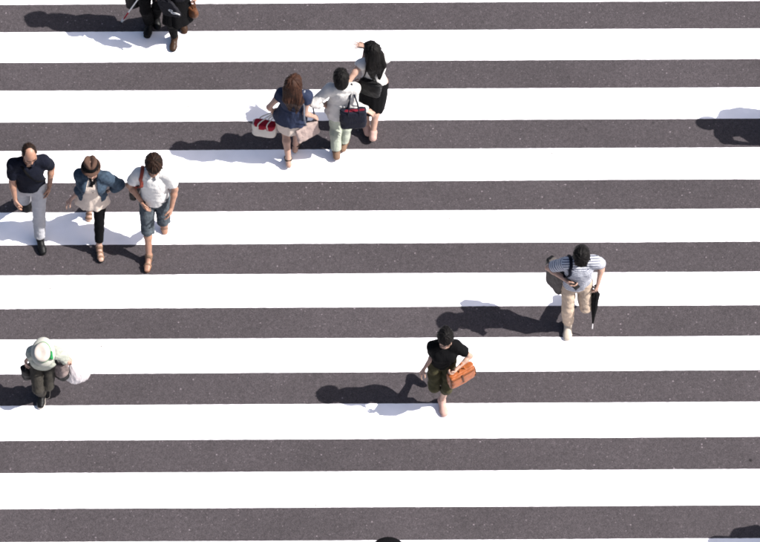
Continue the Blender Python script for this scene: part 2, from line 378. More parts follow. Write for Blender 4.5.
def smooth_path(pts, n=24):
    pts = [np.asarray(p, float) for p in pts]; out = []; m = len(pts)
    for i in range(m - 1):
        p0, p1, p2, p3 = pts[max(i-1, 0)], pts[i], pts[i+1], pts[min(i+2, m-1)]; k = max(2, n//(m-1))
        for j in range(k):
            t = j/k; out.append(0.5*(2*p1 + (p2-p0)*t + (2*p0-5*p1+4*p2-p3)*t*t + (3*p1-p0-3*p2+p3)*t**3))
    out.append(pts[-1]); return out
def tube_obj(name, pts, r, m, parent, org, seg=6, flat=None, n=20):
    V, F = sweep(smooth_path(pts, n), r, seg, flat); return mesh_obj(name, [v - org for v in V], F, m, parent)
def lathe(prof, c, A, seg=32, wob=0.0, seed=0, sx=1.0, sy=1.0, dip=0.0):
    """profile (r, z) turned round axis A[2] at c, with a little unevenness"""
    rng = np.random.RandomState(seed); ph = rng.uniform(0, 6, 3); V = []; F = []; n = len(prof)
    for i, (r, z) in enumerate(prof):
        for j in range(seg):
            a = 2*math.pi*j/seg; w = 1 + wob*(math.sin(2*a + ph[0]) + 0.5*math.sin(3*a + ph[1]))
            zz = z + dip*r*math.cos(2*a) + wob*r*0.5*math.sin(3*a + ph[2])
            V.append(c + A[0]*r*w*sx*math.cos(a) + A[1]*r*w*sy*math.sin(a) + A[2]*zz)
    for i in range(n - 1):
        for j in range(seg): F.append((i*seg + j, i*seg + (j+1) % seg, (i+1)*seg + (j+1) % seg, (i+1)*seg + j))
    return V, F

# ------------------------------------------------------------------ setting: road and painted stripes
def build_road():
    S = 260.0
    road = mesh_obj('road', [(-S, -S, 0), (S, -S, 0), (S, S, 0), (-S, S, 0)], [(0, 1, 2, 3)], asphalt_mat(), None, False)
    road['kind'] = 'structure'
    pm = paint_mat(); off = 28.8257 - YC; wd = 0.4649; x0, x1, st = -9.0, 9.0, 0.04; nx = int((x1 - x0)/st) + 1
    for k in range(-5, 15):
        rng = np.random.RandomState(50 + k)
        y1 = off - 0.9*k; y0 = y1 - wd
        def edge(y):
            j = rng.normal(size=nx)*0.0009; w = np.convolve(rng.normal(size=nx + 40)*0.005, np.ones(41)/41, 'valid')*1.6; return y + j + w
        e0, e1 = edge(y0), edge(y1); V = []; F = []
        for i in range(nx):
            x = x0 + i*st
            V += [(x, e0[i] - 0.003, 0.0005), (x, e0[i], 0.0042), (x, (y0+y1)/2, 0.0048), (x, e1[i], 0.0042), (x, e1[i] + 0.003, 0.0005)]
        for i in range(nx - 1):
            for j in range(4): a = i*5 + j; F.append((a, a + 5, a + 6, a + 1))
        mesh_obj('crosswalk_stripe', V, F, pm, road)
build_road()

# ------------------------------------------------------------------ people
def ik(a, b, l1, l2, pole):
    d = b - a; L = np.linalg.norm(d)
    if L > (l1 + l2)*0.999: b = a + d/L*(l1 + l2)*0.999; d = b - a; L = np.linalg.norm(d)
    n = d/L; x = (l1*l1 - l2*l2 + L*L)/(2*L); y = math.sqrt(max(l1*l1 - x*x, 0)); p = pole - n*np.dot(pole, n)
    return a + n*x + unit(p)*y, b

class Fig:
    """a posed body: joints come from where the photograph shows them (pixel, height)"""
    def __init__(s, label, H, yaw, pelvis, chest, head, wl, wr, al, ar, sy=None, hy=None, hp=15, hr=0, male=False, fp=(0, 0), fy=(8, 8),
                 curl=(25, 25), hand=None, pole=None, res=1.0, skin=None, hair=None, fat=1.0, group=None):
        s.H = H; k = s.k = H/1.7; s.male = male; s.res = res; s.fat = fat; s.skin = skin or SKIN
        s.yaw = math.radians(yaw); s.fw = np.array([math.sin(s.yaw), -math.cos(s.yaw), 0]); s.L = np.array([math.cos(s.yaw), math.sin(s.yaw), 0])
        a = math.radians(yaw if sy is None else sy); s.sL = np.array([math.cos(a), math.sin(a), 0]); s.sfw = np.array([math.sin(a), -math.cos(a), 0])
        s.pel, s.che = Q(pelvis), Q(chest)
        s.org = np.array([s.pel[0], s.pel[1], 0.0])
        s.ob = empty('person', s.org); tag(s.ob, label, 'person', group)
        z = unit(s.che - s.pel); x = unit((s.L + s.sL) - z*np.dot(s.L + s.sL, z)); s.T = np.array([x, np.cross(x, z), z]); s.tl = np.linalg.norm(s.che - s.pel)
        sw = (0.178 if male else 0.158)*k*fat; s.sw = sw; s.sh = [s.che + s.sL*sw - UP*0.012, s.che - s.sL*sw - UP*0.012]
        hw = 0.092*k; s.hip = [s.pel + s.L*hw, s.pel - s.L*hw]
        # head frame: left, front, up
        a = math.radians(yaw if hy is None else hy); f = np.array([math.sin(a), -math.cos(a), 0]); l = np.array([math.cos(a), math.sin(a), 0]); p = math.radians(hp)
        f, u = f*math.cos(p) - UP*math.sin(p), UP*math.cos(p) + f*math.sin(p); r = math.radians(hr); l, u = l*math.cos(r) + u*math.sin(r), u*math.cos(r) - l*math.sin(r)
        s.HA = np.array([l, f, u]); s.hc = Q(head); s.hs = 1.07 if male else 1.03
        s.el, s.wr, s.kn, s.an = [None]*2, [None]*2, [None]*2, [None]*2; s.fa = [None]*2; s.hd = [None]*2
        pole = pole or (None, None); hand = hand or (None, None)
        for i, (w, an) in enumerate(((wl, al), (wr, ar))):
            sg = 1 if i == 0 else -1
            pl = -s.sfw*0.8 + s.sL*sg*0.55 - UP*0.1 if pole[i] is None else s.sL*pole[i][0] + s.sfw*pole[i][1] + UP*pole[i][2]
            s.el[i], s.wr[i] = ik(s.sh[i], Q(w), 0.285*k, 0.245*k, pl)
            s.kn[i], s.an[i] = ik(s.hip[i], Q(an), 0.425*k, 0.405*k, s.fw + s.L*sg*0.08)
            a = s.yaw + sg*math.radians(fy[i]); q = math.radians(fp[i]); f = np.array([math.sin(a), -math.cos(a), 0])
            s.fa[i] = np.array([np.array([math.cos(a), math.sin(a), 0]), f*math.cos(q) - UP*math.sin(q), UP*math.cos(q) + f*math.sin(q)])
            d = unit(s.wr[i] - s.el[i])
            if hand[i] is not None: d = unit(s.sL*hand[i][0] + s.sfw*hand[i][1] + UP*hand[i][2])
            # palm faces the body, thumb towards the front
            th = s.sfw*0.9 + s.sL*(-sg)*0.35 + UP*0.25; th = unit(th - d*np.dot(th, d)); pn = np.cross(d, th)*(1 if i == 0 else -1)
            if np.dot(pn, -s.sL*sg) < 0: pn = -pn
            s.hd[i] = (d, th, pn, math.radians(curl[i]))
        w = (1.0 if male else 0.93)*k*fat
        s.ts = np.array([-0.26, -0.16, 0.0, 0.2, 0.38, 0.6, 0.78, 0.9, 1.0, 1.06])*s.tl
        s.rx = np.array([0.11, 0.150, 0.165 if male else 0.172, 0.150, 0.138 if male else 0.125, 0.152, 0.162, 0.150, 0.118, 0.07])*w
        s.ry = np.array([0.08, 0.105, 0.115, 0.102, 0.096, 0.108, 0.112, 0.095, 0.072, 0.06])*w
        s.cy = np.array([0, -0.012, -0.014, 0, 0.008, 0.008, 0.004, -0.004, -0.01, -0.005])*k
    # --- body pieces that can be grown into the skin or, inflated, into clothing
    def pts(s): return [s.pel, s.che, s.hc, *s.sh, *s.hip, *s.el, *s.wr, *s.kn, *s.an]
    def torso(s, F, infl=0.0, t0=None, t1=None, k=0.02, **kw): F.tube(s.pel, s.T, s.ts, s.rx, s.ry, None, s.cy, k=k, infl=infl, t0=None if t0 is None else t0*s.tl, t1=None if t1 is None else t1*s.tl, **kw)
    def yoke(s, F, i, infl=0.0):
        F.cone(s.che + s.T[2]*0.035*s.k - s.T[1]*0.012, s.sh[i], 0.050*s.k + infl, 0.054*s.k + infl, 0.035)
    def arm(s, F, i, infl=0.0, end=2.0, loose=0.0, k=0.02):
        q = s.k*(1.0 if s.male else 0.88)*s.fat; m = s.sh[i]*0.55 + s.el[i]*0.45
        R = [0.054*q, 0.046*q, 0.038*q, 0.039*q, 0.026*q]; fm = s.el[i]*0.7 + s.wr[i]*0.3; N = [s.sh[i], m, s.el[i], fm, s.wr[i]]; S = [0, 0.45, 1, 1.3, 2]
        for j in range(4):
            if S[j] >= end: break
            f = min(1.0, (end - S[j])/(S[j+1] - S[j])); b = N[j]*(1-f) + N[j+1]*f; rb = R[j]*(1-f) + R[j+1]*f; last = end <= S[j+1] and infl > 0
            F.cone(N[j], b, R[j] + infl + loose*S[j]/2, rb + infl + loose*min(end, S[j+1])/2, k if j else 0.04, flat1=last)
    def leg(s, F, i, infl=0.0, end=2.0, loose=0.0, k=0.025):
        q = s.k*s.fat; h, n, a = s.hip[i], s.kn[i], s.an[i]; cb = s.fa[i][1]; shin = unit(a - n); cbk = -(s.fw - shin*np.dot(s.fw, shin))
        N = [h, h*0.5 + n*0.5, n, n*0.68 + a*0.32 + cbk*0.014*q, a]; R = [0.079*q, 0.066*q, 0.050*q, 0.049*q, 0.033*q]; S = [0, 0.5, 1, 1.32, 2]
        if infl > 0: R = [0.081*q, 0.068*q, 0.054*q, 0.052*q, 0.040*q]
        for j in range(4):
            if S[j] >= end: break
            f = min(1.0, (end - S[j])/(S[j+1] - S[j])); b = N[j]*(1-f) + N[j+1]*f; rb = R[j]*(1-f) + R[j+1]*f; last = end <= S[j+1] and infl > 0
            F.cone(N[j], b, R[j] + infl + loose*S[j]/2, rb + infl + loose*min(end, S[j+1])/2, k if (j or infl > 0) else 0.04, flat1=last)
    def foot(s, F, i, infl=0.0, ankle=True, k=0.02):
        q = s.k; a = s.an[i]; A = s.fa[i]
        heel = a - A[1]*0.038*q - A[2]*0.048*q; ball = a + A[1]*0.115*q - A[2]*0.060*q; toe = a + A[1]*0.160*q - A[2]*0.066*q
        F.cone(heel, ball, 0.034*q + infl, 0.030*q + infl, k)
        for d in (-0.014, 0.014): F.cone(ball + A[0]*d*q, toe + A[0]*d*q*0.9, 0.027*q + infl, 0.020*q + infl, k)
        F.cone(a, ball - A[1]*0.02*q, 0.034*q + infl, 0.028*q + infl, k)
        if ankle: F.cone(a + A[2]*0.02, heel, 0.034*q + infl, 0.034*q + infl, k)
        return heel, ball, toe
    def hands(s, F):
        for i in (0, 1):
            d, th, pn, c = s.hd[i]; q = s.k*(1.0 if s.male else 0.92); w = s.wr[i]
            for j, o in enumerate((0.030, 0.010, -0.010, -0.029)):
                kn = w + d*(0.086 - 0.003*abs(j-1))*q + th*o*q; F.cone(w + d*0.012*q + th*o*0.55*q, kn, 0.0145*q, 0.0125*q, 0.012)
                ln = (0.92, 1.0, 0.95, 0.78)[j]; dd = unit(d + th*(0.20, 0.06, -0.08, -0.22)[j]); p = kn; ang = c*(0.85 + 0.12*j)
                for sgm, (l, r0, r1) in enumerate(((0.043, 0.0100, 0.0092), (0.027, 0.0092, 0.0085), (0.021, 0.0085, 0.0072))):
                    tot = ang*(0.9, 1.9, 2.6)[sgm]; dv = dd*math.cos(tot) + pn*math.sin(tot); e = p + dv*l*ln*q; F.cone(p, e, r0*q, r1*q, 0.004); p = e
            b = w + d*0.022*q + th*0.024*q; m = b + unit(d*0.62 + th*0.75 + pn*0.35)*0.046*q; e = m + unit(d*0.85 + th*0.30 + pn*(0.3 + 0.6*min(c, 1)))*0.034*q; t = e + unit(d*0.9 + pn*0.5)*0.022*q
            F.cone(b, m, 0.0165*q, 0.0125*q, 0.012); F.cone(m, e, 0.0120*q, 0.0105*q, 0.005); F.cone(e, t, 0.0105*q, 0.008*q, 0.004)
    def hp_(s, x, f, u): return s.hc + (s.HA[0]*x + s.HA[1]*f + s.HA[2]*u)*s.hs
    def headsdf(s, F):
        q = s.hs; A = s.HA; h = s.hp_
        F.ell(h(0, -0.012, 0.026), np.array([0.076, 0.096, 0.088])*q, A, 0.01)
        F.ell(h(0, 0.022, -0.022), np.array([0.064, 0.068, 0.092])*q, A, 0.03)
        F.cone(h(0.03, 0.052, -0.088), h(-0.03, 0.052, -0.088), 0.020*q, 0.020*q, 0.035)       # jaw and chin
        F.cone(h(0, 0.062, -0.098), h(0, 0.064, -0.092), 0.020*q, 0.018*q, 0.02)
        F.cone(h(0.034, 0.074, 0.018), h(-0.034, 0.074, 0.018), 0.012*q, 0.012*q, 0.02)        # brow
        F.cone(h(0, 0.086, 0.002), h(0, 0.105, -0.034), 0.008*q, 0.014*q, 0.012)               # nose
        for sg in (1, -1):
            F.cone(h(sg*0.013, 0.092, -0.037), h(sg*0.014, 0.09, -0.037), 0.008*q, 0.008*q, 0.006)
            F.ell(h(sg*0.044, 0.060, -0.026), np.array([0.022, 0.02, 0.024])*q, A, 0.02)       # cheek
            F.ell(h(sg*0.078, -0.006, -0.008), np.array([0.010, 0.020, 0.033])*q, A, 0.006)    # ear
            F.ell(h(sg*0.031, 0.094, 0.002), np.array([0.014, 0.012, 0.010])*q, A, 0.012, sub=True)
        F.cone(h(0.016, 0.084, -0.066), h(-0.016, 0.084, -0.066), 0.008*q, 0.008*q, 0.008)     # lips
        nb = s.che + s.T[2]*0.03*s.k - s.T[1]*0.006
        F.cone(nb, h(0, -0.022, -0.06), (0.060 if s.male else 0.050)*s.k, (0.056 if s.male else 0.047)*s.k, 0.025)
    def body(s):
        F = Field(s.pts(), 0.0062*s.res, 0.26); s.BF = F
        s.torso(F, -0.004)
        if not s.male:
            for sg in (1, -1): F.ell(s.pel + s.T[2]*0.70*s.tl + s.T[1]*0.088*s.k + s.T[0]*sg*0.066*s.k, np.array([0.058, 0.048, 0.058])*s.k, s.T, 0.04)
        for i in (0, 1):
            s.yoke(F, i, -0.006); s.arm(F, i); s.leg(F, i); s.foot(F, i)
        s.headsdf(F); s.hands(F)
        F.emit('body', s.skin, s.ob, s.org)
        if s.res > 1.2: return
        h = s.hp_
        for sg in (1, -1):
            V, Fc = lathe([(0.0001, 0.0075), (0.006, 0.0065), (0.0105, 0.003), (0.012, 0), (0.0105, -0.004), (0.0001, -0.006)], h(sg*0.031, 0.083, 0.001), np.array([s.HA[0], s.HA[2], s.HA[1]]), 12, sy=0.62)
            mesh_obj('eye', [v - s.org for v in V], Fc, EYE, s.ob)
            tube_obj('eyebrow', [h(sg*0.014, 0.092, 0.019), h(sg*0.033, 0.090, 0.025), h(sg*0.052, 0.076, 0.020)], 0.0045, DARKHAIR, s.ob, s.org)
        tube_obj('lips', [h(0.022, 0.082, -0.066), h(0.008, 0.092, -0.064), h(-0.008, 0.092, -0.064), h(-0.022, 0.082, -0.066)], 0.006, LIP, s.ob, s.org)
    def hair(s, m, style='short', length=0.0, seed=0, under=None):
        q = s.hs; A = s.HA; h = s.hp_; extra = [h(0, -0.05, -0.1 - length), h(0.12, 0.1, 0.14), h(-0.12, -0.16, 0)]
        F = Field(extra + [s.hc], 0.0045*max(1, s.res), 0.12)
        if style == 'bald':
            F.ell(h(0, -0.017, 0.022), np.array([0.0825, 0.1015, 0.092])*q, A, 0)
            F.ell(h(0, 0.074, 0.088), np.array([0.056, 0.100, 0.075])*q, A, 0.015, sub=True)
            F.box(h(0, 0.125, -0.02), np.array([0.2, 0.092, 0.11])*q, A, 0.02, 0.012, sub=True); F.box(h(0, 0.02, -0.155), np.array([0.2, 0.12, 0.10])*q, A, 0.02, 0.01, sub=True)
            for sg in (1, -1): F.ell(h(sg*0.09, 0.002, -0.018), np.array([0.022, 0.026, 0.034])*q, A, 0.008, sub=True)
        else:
            th = {'short': 0.015, 'mop': 0.022, 'bob': 0.018, 'long': 0.017, 'bun': 0.015}[style]
            F.ell(h(0, -0.014, 0.028), np.array([0.078 + th, 0.098 + th, 0.089 + th])*q, A, 0)
            F.ell(h(0, -0.052, -0.03), np.array([0.070 + th*0.6, 0.060 + th, 0.075])*q, A, 0.03)
            if style in ('mop', 'short'):
                F.ell(h(0, 0.060, 0.072), np.array([0.058, 0.044 if style == 'mop' else 0.032, 0.034])*q, A, 0.03)
            if style in ('bob', 'long'):
                for sg in (1, -1): F.cone(h(sg*0.076, 0.0, 0.04), h(sg*0.080, -0.012, -0.09 if style == 'bob' else -0.10), 0.024*q, 0.018*q, 0.03)
                F.ell(h(0, 0.050, 0.080), np.array([0.062, 0.042, 0.032])*q, A, 0.03)
            lowf = {'mop': 0.035, 'short': 0.048, 'bob': 0.040, 'long': 0.045, 'bun': 0.06}[style]
            # the face stays free: cut a wedge below the fringe
            F.box(h(0, 0.135, lowf - 0.16), np.array([0.066 if style in ('bob', 'long') else 0.14, 0.095 if style in ('bob', 'long') else 0.118, 0.16])*q, A, 0.02, 0.012, sub=True)
            if style in ('short', 'mop', 'bun'):
                F.box(h(0, 0.02, -0.165), np.array([0.2, 0.10, 0.11])*q, A, 0.02, 0.01, sub=True)
                for sg in (1, -1): F.ell(h(sg*0.09, 0.004, -0.018), np.array([0.02, 0.026, 0.034])*q, A, 0.008, sub=True)
            if style == 'bun': F.ell(h(0, -0.105, 0.03), np.array([0.040, 0.034, 0.040])*q, A, 0.012)
        if length:
            back = -s.sfw; base = h(0, -0.06, -0.02); e = s.che - s.sfw*0.125*s.k - UP*(length - 0.12); mid = s.che - s.sfw*0.120*s.k + UP*0.02
            for j, o in enumerate((-0.070, -0.025, 0.022, 0.064)):
                w = s.sL*o*q; F.cone(base + w*0.9, mid + w*1.15, 0.046*q, 0.044*q, 0.03); F.cone(mid + w*1.15, e + w*(0.75 + 0.08*j) + UP*(0.0, 0.045, 0.02, 0.06)[j] + s.sL*0.012*((-1)**j), 0.044*q, 0.014*q, 0.022)
        if under is not None: F.cut(h(0, 0, under), A[2])
        crown = h(0, -0.03, 0.10)
        I = np.nonzero(np.abs(F.D) < 0.03); p = np.stack([F.ax[i][I[i]] for i in range(3)], 1) - crown; loc = p @ A.T
        ang = np.arctan2(loc[:, 0], loc[:, 1] + 1e-5); dist = np.linalg.norm(p, axis=1)
        rng = np.random.RandomState(seed)
        f = sum(np.sin(ang*n_ + dist*rng.uniform(-14, 14) + rng.uniform(0, 6))/(1 + 0.2*j) for j, n_ in enumerate((7, 11, 17, 23)))
        F.D[I] += (0.0011*f*np.clip(dist/0.06, 0, 1)).astype(np.float32)
        if s.res < 1.2:                                  # loose locks lying over the mass and breaking its outline
            nl = {'bald': 0, 'mop': 80, 'long': 60, 'bob': 40}.get(style, 60); sw = rng.uniform(-0.6, 0.6)
            top = 0.14 if under is None else under
            for _ in range(nl):
                a = rng.uniform(0, 2*math.pi); e = rng.uniform(0.05, 1.25); d = np.array([math.sin(a)*math.sin(e), math.cos(a)*math.sin(e)*1.1, math.cos(e)])
                if d[1] > 0.45 and style != 'mop' and d[2] < 0.6: continue
                if d[2]*0.1 > top - 0.02: continue
                p0 = F.snap(h(*(d*0.10 + np.array([0, -0.015, 0.02]))), 0.0)
                t = np.array([math.sin(a + sw), math.cos(a + sw), -0.5 - math.sin(e)]); tw = unit(A[0]*t[0] + A[1]*t[1] + A[2]*t[2]); l = rng.uniform(0.025, 0.06)
                p1 = F.snap(p0 + tw*l*0.6, 0.002); p2 = F.snap(p1 + tw*l*0.5, rng.uniform(0.001, 0.007)); F.cone(p0, p1, 0.0035, 0.0052, 0.006); F.cone(p1, p2, 0.0052, 0.002, 0.004)
            if length:
                for _ in range(26):
                    x = rng.uniform(-0.085, 0.085); z0 = rng.uniform(0.0, length*0.8); b0 = F.snap(s.che - s.sfw*0.16*s.k + s.sL*x*q + UP*(0.08 - z0), 0.0)
                    b1 = b0 - UP*rng.uniform(0.06, 0.11) + s.sL*rng.uniform(-0.02, 0.02) - x*0.2*s.sL; b1 = F.snap(b1, 0.003); F.cone(b0, b1, 0.007, 0.003, 0.004)
        def attr(V):
            l = (V - crown) @ A.T; a = np.arctan2(l[:, 0], l[:, 1]); r = np.linalg.norm(l, axis=1)
            if length: x = l[:, 0]*160; y = (V[:, 2])*7
            cs = np.stack([np.cos(a)*9, np.sin(a)*9, r*9], 1)
            if length:
                w = np.clip((-l[:, 2] - 0.08)/0.08, 0, 1)[:, None]; cs = cs*(1 - w) + np.stack([x, y, y*0], 1)*w
            return {'strand': ('FLOAT_VECTOR', cs)}
        o = F.emit('hair', m, s.ob, s.org, attr); s.HF = F; return o
    # --- clothing
    def top(s, name, m, infl=0.016, hem=-0.05, sleeve=0.5, sl_infl=0.014, loose=0.01, wr=0.006, seed=1, neck=0.98, flare=0.0, collar=None, bust=True, attr=False, emit=True):
        F = Field(s.pts(), 0.0085*s.res, 0.20)
        s.torso(F, infl, t0=max(hem, -0.25), t1=neck, k=0.0)
        if flare: F.tube(s.pel, s.T, np.array([hem, 0.45])*s.tl, np.array([0.175 + flare, 0.125])*s.k, np.array([0.125 + flare*0.9, 0.10])*s.k, k=0.03, infl=infl, pleat=(7, 0.035, -1))
        if not s.male and bust:
            for sg in (1, -1): F.ell(s.pel + s.T[2]*0.70*s.tl + s.T[1]*0.088*s.k + s.T[0]*sg*0.066*s.k, np.array([0.06, 0.05, 0.06])*s.k + infl, s.T, 0.05)
        for i in (0, 1):
            s.yoke(F, i, infl*0.6)
            sv = sleeve[i] if isinstance(sleeve, tuple) else sleeve
            if sv > 0: s.arm(F, i, sl_infl, sv, loose)
            else: F.ell(s.sh[i], np.array([0.06, 0.06, 0.055])*s.k, s.T, 0.03)
        F.wrinkle(wr, (15, 15, 10), seed)
        nc = s.che + s.T[2]*0.06*s.k + s.sfw*0.035*s.k
        F.ell(nc, np.array([0.068, 0.075, 0.055])*s.k, s.T, 0.01, sub=True)
        s.TF = F
        if not emit: return F
        def at(V):
            t = (V - s.pel) @ s.T[2]; w = np.clip((t/s.tl - 0.72)/0.22, 0, 1); t = t*(1 - w*0.4) - w*((V - s.pel) @ s.T[1])*0.95
            for i in (0, 1):
                d = unit(s.el[i] - s.sh[i]); out = (V - s.sh[i]) @ d; lat = ((V - s.pel) @ s.T[0])*(1 if i == 0 else -1)
                t = np.where((lat > s.sw*0.90) & (out > -0.02), 0.9 - out*0.98, t)
            return {'along': ('FLOAT', t + 3)}
        o = F.emit(name, m, s.ob, s.org, at if attr else None)
        if collar: s.collar(collar, o)
        return o
    def collar(s, m, parent):
        c = s.che + s.T[2]*0.045*s.k + s.sfw*0.012; A = s.T
        V = []; F_ = []; n = 28
        for j in range(n):
            a = math.radians(22 + (360 - 44)*j/(n-1)); dx, dy = math.sin(a), math.cos(a)
            for r, z in ((0.060, 0.022), (0.066, 0.030), (0.086, 0.002), (0.082, -0.004)):
                ex = 0.012*(1 if (j < 3 or j > n-4) and z < 0.01 else 0)
                V.append(c + (A[0]*dx*r*0.98 + A[1]*dy*(r + ex))*s.k + A[2]*(z - 0.02*dy - ex)*s.k)
        for j in range(n - 1):
            for q in range(4): F_.append((j*4 + q, j*4 + (q+1) % 4, (j+1)*4 + (q+1) % 4, (j+1)*4 + q))
        F_ += [(3, 2, 1, 0), tuple((n-1)*4 + q for q in range(4))]
        col = mesh_obj('collar', [v - s.org - 0 for v in V], F_, m, parent); col.location = (0, 0, 0)
    def trousers(s, name, m, infl=0.014, end=1.93, loose=0.02, wr=0.006, seed=2, waist=0.12, ends=None):
        F = Field([s.pel, s.pel + s.T[2]*0.2, *s.hip, *s.kn, *s.an], 0.0085*s.res, 0.20)
        s.torso(F, infl, t0=-0.22, t1=waist, k=0.0)
        for i in (0, 1): s.leg(F, i, infl, end if ends is None else ends[i], loose, 0.016)
        F.wrinkle(wr, (13, 13, 22), seed); s.PF = F
        return F.emit(name, m, s.ob, s.org)
    def skirt(s, name, m, length=0.34, flare=0.03, infl=0.018, seed=3, waist=0.16, wr=0.004, pleat=(8, 0.02, -1)):
        F = Field([s.pel, s.pel + UP*0.15, s.pel - UP*length, *s.kn], 0.008*s.res, 0.24)
        o = s.pel*0.75 + 0.25*(s.kn[0] + s.kn[1])/2; o = s.pel
        mid = (s.kn[0] + s.kn[1])/2; z = unit(s.pel - (mid*0.6 + (s.pel - UP*0.4)*0.4)); x = unit(s.L - z*np.dot(s.L, z)); A = np.array([x, np.cross(x, z), z])
        stride = abs(np.dot(s.kn[0] - s.kn[1], s.fw))*0.4
        F.tube(s.pel, A, np.array([-length, -0.08, 0.0, waist*s.tl]), np.array([0.165 + flare, 0.178, 0.174, 0.135])*s.k, np.array([0.118 + flare + stride, 0.128, 0.124, 0.108])*s.k, None, np.array([0, -0.01, -0.014, 0.0]), k=0, infl=infl, pleat=pleat)
        F.wrinkle(wr, (16, 16, 6), seed); s.PF = F
        return F.emit(name, m, s.ob, s.org)
    def shoes(s, m, sole=None, high=0.02, sides=(0, 1)):
        for i in sides:
            A = s.fa[i]; a = s.an[i]; q = s.k
            F = Field([a + A[1]*0.2, a - A[1]*0.08, a - A[2]*0.1, a + A[2]*0.06], 0.0058*s.res, 0.06)
            s.foot(F, i, 0.009); F.cone(a + A[2]*high, a - A[2]*0.02, 0.043*q, 0.043*q, 0.02, flat0=True)
            F.cut(a - A[2]*0.093*q, -A[2])
            o = F.emit('shoe', m, s.ob, s.org)
            if sole is not None:
                G = Field([a + A[1]*0.2, a - A[1]*0.08, a - A[2]*0.1, a], 0.0058*s.res, 0.06)
                s.foot(G, i, 0.014, ankle=False); G.cut(a - A[2]*0.096*q, -A[2]); G.cut(a - A[2]*0.066*q, A[2])
                G.emit('sole', sole, o, s.org)
    def sandals(s, m, sole, straps=(0.075, 0.12), ankle=True, heel=0.0):
        for i in (0, 1):
            A = s.fa[i]; a = s.an[i]; q = s.k; pp = [a + A[1]*0.2, a - A[1]*0.08, a - A[2]*0.1, a + A[2]*0.06]
            G = Field(pp, 0.0055, 0.06); s.foot(G, i, 0.010, ankle=False); G.cut(a - A[2]*0.080*q, A[2])
            G.cut(a - A[2]*0.097*q, -A[2])
            o = G.emit('sandal', sole, s.ob, s.org)
            base = Field(pp, 0.0055, 0.06); s.foot(base, i, 0.0075)
            for st in straps:
                F = base.copy(); F.cut(a + A[1]*(st + 0.012)*q, A[1]); F.cut(a + A[1]*(st - 0.012)*q, -A[1]); F.cut(a - A[2]*0.085*q, -A[2]); F.emit('strap', m, o, s.org)
            if ankle:
                F = Field(pp, 0.0055, 0.06); u = unit(s.kn[i] - a); F.cone(a - u*0.005, a + u*0.018, 0.0475*q, 0.0475*q, 0, True, True); F.emit('strap', m, o, s.org)
            if heel:
                tube_obj('heel', [a - A[1]*0.045*q - A[2]*0.085*q, a - A[1]*0.05*q - A[2]*(0.085*q + heel)], 0.012, sole, o, s.org, 8)
    def hat(s, m, band, brim=None, r_brim=0.145, crown_h=0.115, r_crown=0.098, droop=0.02, up=0.045, wob=0.02, tilt=0.0, seed=0, bandw=0.04, crease=0.0):
        A = s.HA.copy(); t = math.radians(tilt); f, u = A[1]*math.cos(t) + A[2]*math.sin(t), A[2]*math.cos(t) - A[1]*math.sin(t); A = np.array([A[0], f, u])
        c = s.hp_(0, -0.008, up); k = 1.0
        prof = [(0.001, crown_h - 0.012), (r_crown*0.45, crown_h - 0.006), (r_crown*0.78, crown_h), (r_crown*0.92, crown_h - 0.012), (r_crown*0.98, crown_h*0.6), (r_crown*1.02, 0.012), (r_crown*1.05, 0.002), (r_crown*1.0, -0.004), (r_crown*0.95, 0.02), (r_crown*0.88, crown_h*0.6), (0.001, crown_h - 0.03)]
        bprof = [(r_crown*0.97, 0.002), (r_crown*1.05, 0.002), (r_brim*0.86, -droop*0.5), (r_brim, -droop), (r_brim, -droop - 0.006), (r_brim*0.86, -droop*0.5 - 0.006), (r_crown*0.97, -0.005), (r_crown*0.97, 0.002)]
        V, Fc = lathe(prof, c, A, 40, wob, seed, 0.93, 1.08)
        if crease:                                       # pinched crown
            for i, v in enumerate(V):
                x, y, z = A @ (v - c)
                if z > crown_h*0.45: V[i] = v - A[2]*crease*math.exp(-(x/0.022)**2)*(z/crown_h) - A[0]*x*0.28*max(0, y/r_crown)*(z/crown_h)
        h = mesh_obj('hat', [v - s.org for v in V], Fc, m, s.ob)
        V, Fc = lathe(bprof, c, A, 40, wob, seed, 0.93, 1.08); mesh_obj('brim', [v - s.org for v in V], Fc, brim or m, h)
        if band is not None:
            V, Fc = lathe([(r_crown*1.05, 0.003), (r_crown*1.055, 0.006), (r_crown*1.035, bandw), (r_crown*1.01, bandw + 0.002)], c, A, 40, wob, seed, 0.93, 1.08)
            mesh_obj('hat_band', [v - s.org for v in V], Fc, band, h)
        return h
    def grip(s, i):
        d, th, pn, c = s.hd[i]; q = s.k*(1.0 if s.male else 0.92); return s.wr[i] + d*0.098*q + pn*0.024*q

